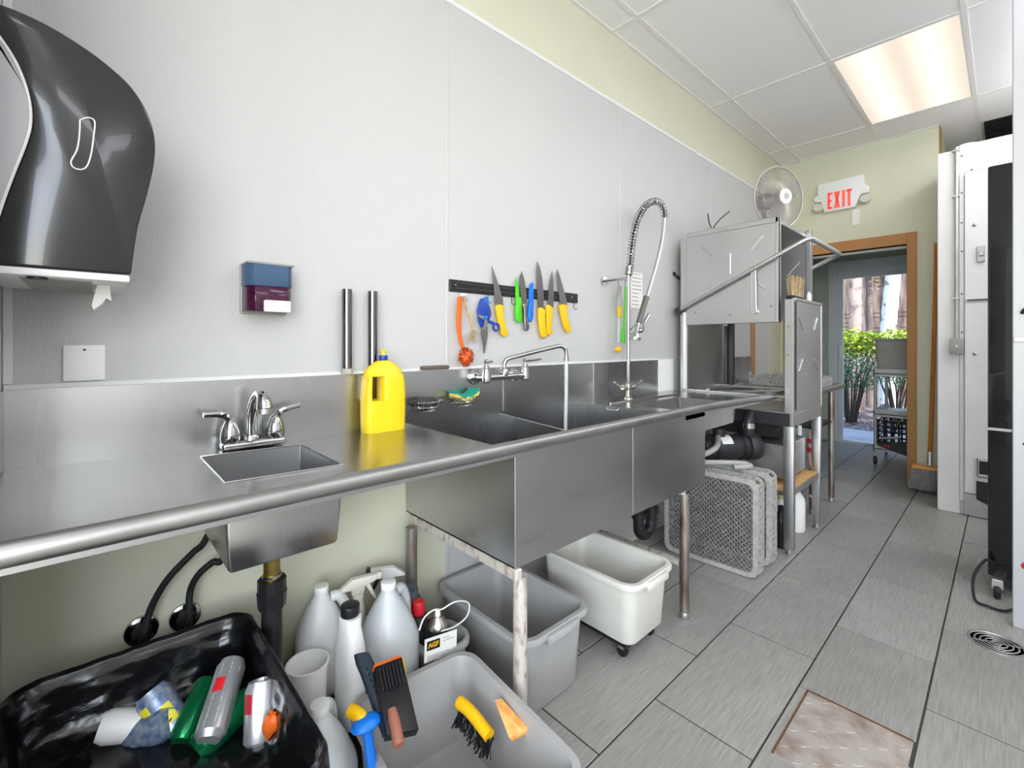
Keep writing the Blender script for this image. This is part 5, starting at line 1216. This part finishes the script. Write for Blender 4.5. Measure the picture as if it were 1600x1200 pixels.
cg = mat('green_can', '16784a', .25, .6); cw = mat('silver_white_can', 'cfd0d2', .3, .7); cbl = mat('blue_lemon_can', '5a76a8', .3, .5, col2='b9c7da', nscale=(60, 60, 60)); cye = mat('lemon_yellow', 'e6dc3c', .4)
pgr = mat('grey_small_print', '9a9b9e', .5, .3, col2='d4d5d7', nscale=(40, 300, 300), ramp=(.45, .55))
CZ_ = .365
can('tall silver can with red spot and grey small print leaning over the pile', 346, 1092, .40, (-.62, .36, .40), cw, .155, .031, ((0, 359, -.40, .0, pgr, 'small_print'), (0, 359, .25, .40, pgr, 'small_print'), (60, 100, .02, .2, M_['red'], 'red_spot'), (-120, -80, .02, .2, M_['red'], 'red_spot')))
can('silver can with dark red arc at the right of the pile', 408, 1112, .385, (-.30, .1, .75), cw, .12, .033, ((-110, -10, -.38, .36, pgr, 'small_print'), (20, 60, .05, .35, mat('dark_red_print', 'a81f2a', .4), 'red_arc')))
can('green can with red label lying beneath the silver cans', 350, 1130, .352, (-.2, .7, .25), cg, .122, .033, ((-40, 50, -.3, .1, M_['red'], 'red_label'),))
can('slim green can tucked left of the tall silver can', 304, 1110, .365, (-.5, .35, .3), cg, .12, .027)
can('blue patterned can with yellow lemons at the left of the pile', 258, 1114, .362, (-.35, -.3, .55), cbl, .12, .034, ((-30, 20, .0, .32, cye, 'lemon'), (45, 80, -.2, .15, cye, 'lemon')))
can('white can lying at the far left of the pile', 208, 1132, .350, (-.2, -.8, .25), M_['wht'], .12, .033)
can('blue and white crushed can low in the pile', 236, 1140, .345, (.5, .4, .3), cbl, .10, .033)
wr = blob(P(425, 1132, z=.385), .022, (.7, .8, 1.2), .004, 12); tag(wr.obj('wrapper', M_['orange'], None), 'orange and white crumpled wrapper in front of the silver can', 'wrapper')
# ================================================================ WALK-IN COOLER, BLACK PANEL, POST, FLOOR PIECES
CY = 4.5
wc = thing('walk_in_cooler', 'white enamel walk-in cooler with riveted door panel and latch', 'cooler', (.4, 5.4, 0))
MB().box(-.335, 1.6, CY+.012, 6.6, 0, 2.57, .006, 2).obj('cabinet', M_['whtm'], wc)
MB().box(-.340, -.225, CY, CY+.012, 0, 2.572, .004, 1).obj('frame_stile', M_['whtm'], wc)
MB().box(-.225, 1.0, CY, CY+.012, 2.40, 2.595, .003, 1).obj('head_panel', M_['whtm'], wc)
ds = MB().box(-.200, .75, CY-.02, CY+.012, .16, 2.39, .004, 1).obj('door', M_['whtm'], wc)
MB().box(-.2245, -.202, CY-.004, CY+.012, .10, 2.398, .002, 1).obj('hinge_strip', M_['whtm'], wc)
for z in (2.52, 2.26, 2.05, 1.85, 1.55, 1.28): MB().ball((-.214, CY-.005, z), .005, (1, .6, 1), 8).obj('rivet', M_['dark'], wc)
MB().ball((-.165, CY-.001, 2.41), .006, (1, .6, 1), 8).obj('rivet', M_['dark'], wc)
for z in (2.02, 1.13): MB().ball((-.150, CY-.021, z), .012, (1, .6, 1), 10).obj('dome_bolt', M_['chrome'], ds)
la = MB().box(-.138, -.098, CY-.035, CY-.02, 1.76, 1.87, .003, 1).obj('latch', M_['dull'], ds)
MB().box(-.128, -.104, CY-.048, CY-.035, 1.80, 1.83, .003, 1).obj('latch_bolt', M_['chrome'], la)
MB().box(-.195, -.06, CY-.026, CY-.02, 1.488, 1.512, .002, 1).obj('kick_label', M_['dull'], ds)
MB().box(-.188, -.075, CY-.0275, CY-.026, 1.496, 1.505).obj('label_strip', M_['dark'], ds)
hg = MB().box(-.138, -.08, CY-.04, CY-.02, .285, .42, .006, 1).obj('hinge', M_['chrome'], ds)
MB().box(-.128, -.08, CY-.044, CY-.04, .31, .40, .003, 1).obj('hinge_core', M_['dark'], hg)
MB().prism([(-.142, .13), (-.06, .09), (-.06, .255), (-.142, .255)], 'xz', CY-.03, CY-.021).obj('corner_plate', M_['dark'], ds)
# diamond plate kick below the door
M_['dplate'] = mat('diamond_plate', 'c9c8c6', .3, 1, noise=.15, nscale=(20, 20, 20))
kp = MB().box(-.202, .75, CY-.012, CY+.0, .005, .155, .002, 1).obj('kick_plate', M_['dplate'], wc)
b = MB()
for i in range(18):
    for j in range(5):
        x = -.19 + .05*i; z = .02 + .028*j; s_ = 1 if (i+j) % 2 else -1
        b.bar((x-.012, CY-.0125, z-.010*s_), (x+.012, CY-.0125, z+.010*s_), .006, .003, (0, 1, 0))
b.obj('tread_bars', M_['dplate'], kp, 0, 'stuff')
MB().ball((-.19, CY+.10, 2.60), .06, (1.3, 1, .5), 12).obj('lamp_cap', M_['wht'], wc)
# conduit with switch box
cd = thing('conduit', 'grey steel conduit with square switch box on the cooler frame', 'conduit', (-.238, CY-.015, 1.13))
MB().cyl((-.240, CY-.0155, 1.24), (-.240, CY-.0155, 2.585), .011, n=12).obj('pipe', M_['dull'], cd)
MB().box(-.275, -.203, CY-.045, CY-.001, 1.128, 1.238, .004, 2).obj('switch_box', M_['grey2'], cd)
MB().box(-.2445, -.2335, CY-.056, CY-.045, 1.172, 1.190, .002, 1).obj('toggle', M_['wht'], cd)
for z in (2.24, 1.52, 2.56): MB().box(-.262, -.224, CY-.03, CY-.0005, z-.006, z+.006, .002, 1).obj('strap', M_['dull'], cd)
# black appliance seen edge-on
bf = thing('black_appliance', 'tall glossy black appliance side standing in front of the walk-in cooler', 'appliance', (.2, 3.3, 0))
M_['bpan'] = mat('black_enamel', '14161a', .22, noise=.5, nscale=(4, 4, 3), coat=.4, bump=.15, bscale=(9, 9, 5))
MB().box(-.062, .34, 3.16, 3.60, .09, 2.05, .008, 2).obj('cabinet', M_['bpan'], bf)
MB().box(-.064, .34, 3.155, 3.16, .786, .80, .001, 1).obj('body_seam', M_['chrome'], bf)
MB().box(-.05, .32, 3.19, 3.58, .05, .09).obj('plinth', M_['black'], bf)
for (x, y) in ((-.03, 3.14), (.29, 3.55)):
    MB().cyl((x-.012, y, .035), (x+.012, y, .035), .035, n=18, bev=.006).obj('caster', M_['blackr'], bf)
    MB().box(x-.02, x+.02, y-.02, y+.03, .05, .092, .003, 1).obj('caster_fork', M_['dull'], bf)
cb = MB().tube(spline([(-.045, 3.15, .16), (-.07, 3.12, .17), (-.105, 3.06, .10), (-.10, 3.0, .02), (-.06, 2.98, .012), (0, 2.99, .012), (.06, 3.06, .05), (.10, 3.12, .16)], 7), .006, 8)
tag(cb.obj('power_cord', M_['blackr'], None), 'black power cord looped on the floor by the black appliance', 'cord')
# white steel frame at the picture edge
pf = thing('white_frame', 'tall white metal door frame post at the right picture edge', 'door frame', (.06, 2.88, 0))
M_['fpost'] = mat('painted_frame_steel', 'b9b9ba', .45, .2)
MB().box(.0165, .052, 2.87, 2.90, 0, CZ-.002, .003, 1).obj('post', M_['fpost'], pf)
MB().box(.052, .9, 2.88, 2.90, 2.10, 2.235, .003, 1).obj('head_rail', M_['whtm'], pf)
MB().box(.02, .056, 2.862, 2.87, 1.21, 1.225, .001, 1).obj('strike', M_['chrome'], pf)
MB().tube([(.045, 2.868, 1.33), (.05, 2.85, 1.34), (.07, 2.845, 1.35)], .008, 8).obj('latch', M_['dark'], pf)
MB().ball((.051, 2.868, .78), .006, (1, .6, 1), 8).obj('screw', M_['dark'], pf)
MB().ball((.055, 2.868, .27), .015, (1, .5, 1), 10).obj('red_button', M_['red'], pf)
# floor drain
fd = thing('floor_drain', 'round brass and steel floor drain grate with concentric slots', 'drain', (-.028, 2.66, .0))
MB().lathe([(.083, 0), (.083, .004), (.076, .0048), (.074, .002)], (-.028, 2.66, 0), 40).obj('rim', M_['dull'], fd)
MB().cyl((-.028, 2.66, .0005), (-.028, 2.66, .0020), .0745, n=36).obj('sump', M_['blackr'], fd)
for r in (.014, .030, .046, .062):
    MB().tube([(-.028 + r*math.cos(2*PI*i/36), 2.66 + r*math.sin(2*PI*i/36), .0032) for i in range(36)], .0030, 6, True, flat=.5).obj('ring', M_['dull'], fd)
for k in range(4):
    a = k*PI/2+.4; MB().bar((-.028, 2.66, .0030), (-.028+.072*math.cos(a), 2.66+.072*math.sin(a), .0030), .008, .002).obj('spoke', M_['dull'], fd)
# rusty diamond plate cover
pl = thing('floor_plate', 'rusty edged diamond tread plate set into the floor tiles', 'floor plate', (-.33, 1.64, 0))
M_['fplate'] = mat('worn_tread_plate', 'c9c2bb', .4, .6, col2='9c8676', nscale=(12, 12, 12), ramp=(.25, .55))
MB().box(-.464, -.190, 1.466, 1.820, -.004, .0, .001, 1).obj('plate', M_['fplate'], pl)
b = MB()
for i in range(7):
    for j in range(9):
        x = -.448+.040*i; y = 1.485+.040*j; s_ = 1 if (i+j) % 2 else -1
        b.loft([[Vector((x+.014*math.cos(a)*.72+ s_*.0035*math.sin(a), y+s_*.014*math.cos(a)*.72-.0035*math.sin(a), z)) for a in [2*PI*q/10 for q in range(10)]] for z in (-.0002, .0014)], True, True)
b.obj('tread_bars', M_['fplate'], pl, 0, 'stuff')
for (a, c) in (((-.466, 1.466), (-.466, 1.822)), ((-.466, 1.822), (-.19, 1.822))): MB().bar((*a, -.001), (*c, -.001), .005, .006).obj('rusty_edge', mat('rust', '6d4a2c', .8, noise=.4, nscale=(60, 60, 60)), pl, 0)
# push broom in the corner
br = thing('push_broom', 'push broom with wooden handle and grey bristles leaning in the corner', 'broom', (-.47, 4.95, 0))
MB().tube([P(1453, 716, y=4.98), P(1456, 640, y=5.02), P(1462, 440, y=5.075), P(1463, 380, y=5.082)], [.015, .0145, .014, .0135], 10).obj('handle', M_['owood'], br)
MB().cyl(P(1453, 727, y=4.97), P(1453.5, 706, y=4.985), .017, n=10).obj('socket', M_['dull'], br)
z0 = P(1445, 727, y=4.97).z
b = MB(); b.box(-.53, -.36, 4.93, 5.03, z0-.03, z0-.005, .006, 1); b.obj('block', M_['owood2'], br)
b = MB(); z1 = z0-.03
for k in range(420):
    x, y = random.uniform(-.53, -.365), random.uniform(4.93, 5.03); b.bar((x, y, z1+.004), (x+random.gauss(-.008, .01), y+random.gauss(-.015, .01), .012+random.uniform(0, .03)), .005, .005)
b.obj('bristles', M_['mop'], br, 0, 'stuff')
# ================================================================ CART IN THE VESTIBULE AND THE GARDEN BEHIND THE DOOR
ca = thing('utility_cart', 'grey metal utility cart with open shelves in the vestibule', 'cart', (-.62, 5.95, 0))
CX0, CX1, CY0, CY1 = -.90, -.46, 5.72, 6.36
M_['cartm'] = mat('cart_grey_metal', 'b6b6b8', .4, .5)
for (x, y) in ((CX0+.014, CY0+.014), (CX1-.014, CY0+.014), (CX0+.014, CY1-.014), (CX1-.014, CY1-.014)):
    MB().cyl((x, y, .12), (x, y, .96), .014, n=12).obj('post', M_['cartm'], ca)
    w = MB().cyl((x-.012, y, .045), (x+.012, y, .045), .043, n=20, bev=.006).obj('caster', M_['dark'], ca)
    MB().box(x-.018, x+.018, y-.012, y+.012, .06, .125, .004, 1).obj('caster_fork', M_['cartm'], w)
for z, m in ((.90, M_['cartm']), (.50, M_['cartm']), (.155, M_['cartm'])):
    s_ = MB(); s_.box(CX0, CX1, CY0, CY1, z, z+.008).box(CX0, CX1, CY0, CY0+.008, z-.02, z+.05).box(CX0, CX0+.008, CY0, CY1, z-.02, z+.05).box(CX1-.008, CX1, CY0, CY1, z-.02, z+.05)
    s_.obj('shelf', m, ca, 0)
# box on top, milk crate and dark tray on lower shelf
bx_ = thing('bus_box', 'large grey plastic box on top of the utility cart', 'box', (-.68, 6.0, .91))
b = MB(); o = [rrect(-.68, 6.0, .40, .52, .04, z, 4) for z in (.909,)] + [rrect(-.68, 6.0, .43, .55, .045, 1.225, 4), rrect(-.68, 6.0, .455, .575, .05, 1.23, 4), rrect(-.68, 6.0, .455, .575, .05, 1.25, 4), rrect(-.68, 6.0, .42, .54, .04, 1.25, 4), rrect(-.68, 6.0, .39, .50, .035, .915, 4)]
b.loft(o, True, True); b.obj('shell', M_['grey2'], bx_)
MB().box(-.84, -.74, 5.722, 5.732, 1.12, 1.19, .002, 1).obj('label_panel', M_['grey'], bx_)
mc = thing('milk_crate', 'black open grid crate on the lower cart shelf', 'crate', (-.68, 5.95, .165))
b = MB()
for k in range(7):
    x = -.87 + .36*k/6; b.box(x-.008, x+.008, 5.775, 5.785, .164, .44); b.box(x-.008, x+.008, 6.09, 6.10, .164, .44)
for k in range(6):
    z = .172 + .052*k; b.box(-.88, -.50, 5.775, 5.785, z-.008, z+.008); b.box(-.88, -.50, 6.09, 6.10, z-.008, z+.008); b.box(-.88, -.87, 5.78, 6.10, z-.008, z+.008); b.box(-.51, -.50, 5.78, 6.10, z-.008, z+.008)
b.obj('grid', M_['black'], mc, 0, 'stuff'); MB().box(-.88, -.50, 5.775, 6.10, .1635, .1675).obj('floor', M_['black'], mc, 0)
gs = thing('metal_tool', 'chrome rod tool leaning in the black crate', 'tool', (-.72, 5.75, .2))
MB().tube([(-.76, 5.755, .30), (-.66, 5.75, .55)], .010, 8).obj('rod', M_['chrome'], gs); MB().tube([(-.84, 5.755, .26), (-.70, 5.75, .29)], .013, 8).obj('jaw', M_['dull'], gs)
db = MB().prism([(-.87, .20), (-.55, .10), (-.52, .25), (-.60, .27), (-.80, .235)], 'xz', 5.69, 5.715, .004, 1)
tb_ = tag(db.obj('tool_bag', M_['dark'], None), 'dark cloth bag hanging over the lower cart edge', 'bag')
for k in range(3): MB().box(-.825+.022*k, -.811+.022*k, 5.6885, 5.690, .197-.004*k, .213-.004*k).obj('red_letter', M_['red'], tb_, 0)
# ---- outside ground
struct(MB().box(-4.5, 3.5, 6.84, 8.0, -.08, -.02).obj('path_concrete', M_['conc'], None, 0))
M_['mulch'] = mat('bark_mulch', '8d8794', .95, col2='3a3436', nscale=(22, 22, 22), bump=.6, bscale=(30, 30, 30), ramp=(.38, .6))
struct(MB().box(-8, 6, 8.0, 16, -.12, -.015).obj('ground_mulch', M_['mulch'], None, 0))
b = MB()
for k in range(2600):
    x, y = random.uniform(-3.2, .2), random.uniform(7.95, 11.2); a = random.uniform(0, PI); l = random.uniform(.02, .06)
    b.bar((x, y, -.01+random.uniform(0, .02)), (x+l*math.cos(a), y+l*math.sin(a), -.005+random.uniform(0, .02)), random.uniform(.01, .025), .004)
o = b.obj('mulch_chips', mat('mulch_chip', 'a89a98', .9, col2='5a4a44', nscale=(14, 14, 14)), None, 0); o['kind'] = 'stuff'; o['label'] = 'brown bark mulch chips covering the ground outside the door'; o['category'] = 'mulch'
# ---- board fence
fe = thing('board_fence', 'weathered brown vertical board fence behind the garden trees', 'fence', (-1.6, 11.4, 0))
M_['fw'] = mat('weathered_fence_wood', 'a08d82', .85, col2='5e5049', nscale=(25, 25, 2.5))
sp = None
for k in range(26):
    x = -4.2 + .2*k + (.0 if k % 2 else .01)
    y = 11.4 + (0 if k % 2 else .05)
    if sp is None: sp = MB().box(x-.016, x+.201, y, y+.02, -.02, 3.1).obj('board', M_['fw'], fe, 0)
    else: inst(sp, (x+.0925, y+.01, -.02), fe)
for z in (.35, 2.7): MB().box(-4.2, 1.0, 11.48, 11.53, z, z+.09).obj('rail', M_['fw'], fe, 0)
# two thin wires across
for z in (1.72, 1.80): MB().cyl((-4.2, 11.32, z), (1.0, 11.32, z), .008, n=6).obj('wire', M_['dark'], fe)
# ---- trees
def trunk(name, lab, pts, r0, r1, m):
    t = thing(name, lab, 'tree', pts[0]); path = spline(pts, 8); n = len(path); b = MB()
    b.tube(path, [r0 + (r1-r0)*i/(n-1) for i in range(n)], 14)
    for v in b.bm.verts: v.co += Vector((1, 1, 0))*mnoise.noise(v.co*7)*.012
    b.obj('trunk', m, t, 60); return t
def leafmesh(b, c, rad, n, s_, flat=.7):
    for k in range(n):
        d = Vector((random.gauss(0, 1), random.gauss(0, 1), random.gauss(0, 1))).normalized(); f = random.random()**.4
        p = Vector(c) + Vector((d.x*rad[0], d.y*rad[1], d.z*rad[2]))*f
        u = Vector((random.gauss(0, 1), random.gauss(0, 1), random.gauss(0, .5))).normalized(); w = u.cross(Vector((random.gauss(0, .5), random.gauss(0, .5), 1))).normalized()
        l = s_*random.uniform(.6, 1.2)
        V.extend([p-u*l*.5, p+w*l*.26, p+u*l*.5, p-w*l*.26]); F.append((len(V)-4, len(V)-3, len(V)-2, len(V)-1))
def leaves(nm, m, par, blobs):
    global V, F
    V, F = [], []
    for c, rad, n, s_ in blobs: leafmesh(None, c, rad, n, s_)
    me = bpy.data.meshes.new(nm); me.from_pydata([tuple(p) for p in V], [], F); me.materials.append(m)
    o = bpy.data.objects.new(nm, me); COL.objects.link(o); o.parent = par; o.location = -wloc(par); o['kind'] = 'stuff'; return o
birch = mat('white_birch_bark', 'd4d8da', .8, col2='6f6a66', nscale=(7, 7, 9), ramp=(.34, .44)); pink = mat('peeling_bark', 'c9a99c', .85, col2='7d6a68', nscale=(8, 8, 7), ramp=(.36, .5))
def gp(u, v, y): return P(u, v, y=y)
t1 = trunk('tree', 'tree with peeling pinkish bark left of the pale birch', [Vector((gp(1340, 600, 10.2).x, 10.2, -.05)), gp(1340, 540, 10.2), gp(1338, 470, 10.2), gp(1337, 420, 10.2), gp(1334, 330, 10.2)], .12, .085, pink)
t2 = trunk('tree', 'white birch trunk standing in front of the fence', [Vector((gp(1386, 600, 10.0).x, 10.0, -.05)), gp(1386, 545, 10.0), gp(1391, 480, 10.0), gp(1396, 420, 10.0), gp(1402, 330, 10.0)], .115, .10, birch)
t3 = trunk('tree', 'slim grey trunk between the two larger trunks', [Vector((gp(1359, 600, 10.8).x, 10.8, -.05)), gp(1359, 540, 10.8), gp(1358, 470, 10.8), gp(1357, 400, 10.8), gp(1356, 330, 10.8)], .06, .045, mat('grey_bark', '7a6f6a', .9, noise=.4, nscale=(9, 9, 4)))
lg = mat('yellow_green_leaf', 'a9c22f', .5, col2='7f9a22', nscale=(5, 5, 5)); ld_ = mat('teal_green_leaf', '4f8a5c', .55, col2='2c5a4a', nscale=(6, 6, 6)); lo = mat('olive_leaf', '6f6a2a', .6)
leaves('leaf_cluster', lo, t1, [((gp(1330, 430, 10.6).x, 10.6, 2.75), (.8, .3, .35), 500, .09), ((gp(1378, 440, 10.5).x, 10.5, 2.55), (.15, .2, .5), 160, .08)])
def shrub(lab, u, y, ztop, w, leaf, nleaf, zlow, stems=6, sm=None, ls=.075):
    x = gp(u, 560, y).x; t = thing('shrub', lab, 'shrub', (x, y, 0), 'garden shrubs outside')
    for k in range(stems):
        a = 2*PI*k/stems+.3; p = [(x+.05*math.cos(a), y+.05*math.sin(a), -.03), (x+.10*math.cos(a), y+.08*math.sin(a), ztop*.25), (x+w*.5*math.cos(a), y+w*.35*math.sin(a), ztop*.6), (x+w*.85*math.cos(a+.3), y+w*.5*math.sin(a+.3), ztop*.92)]
        MB().tube(spline(p, 4), [.016-.0009*i for i in range(13)], 6).obj('stem', sm or mat('dark_stem', '2b2522', .9), t)
    leaves('foliage', leaf, t, [((x, y, (zlow+ztop)/2), (w, w*.8, (ztop-zlow)/2), nleaf, ls)]); return t
shrub('yellow green leafy shrub behind the door at left', 1330, 9.0, 1.45, .42, lg, 1400, .95)
shrub('yellow green leafy shrub behind the grey box on the cart', 1398, 9.1, 1.42, .50, lg, 1600, .92)
shrub('teal green shrub with bare dark stems close to the glass door', 1330, 8.45, 1.06, .36, ld_, 1500, .42, 9, None, .05)
shrub('dark stemmed shrub low behind the cart shelves', 1408, 8.9, .95, .32, ld_, 700, .55, 7, None, .05)
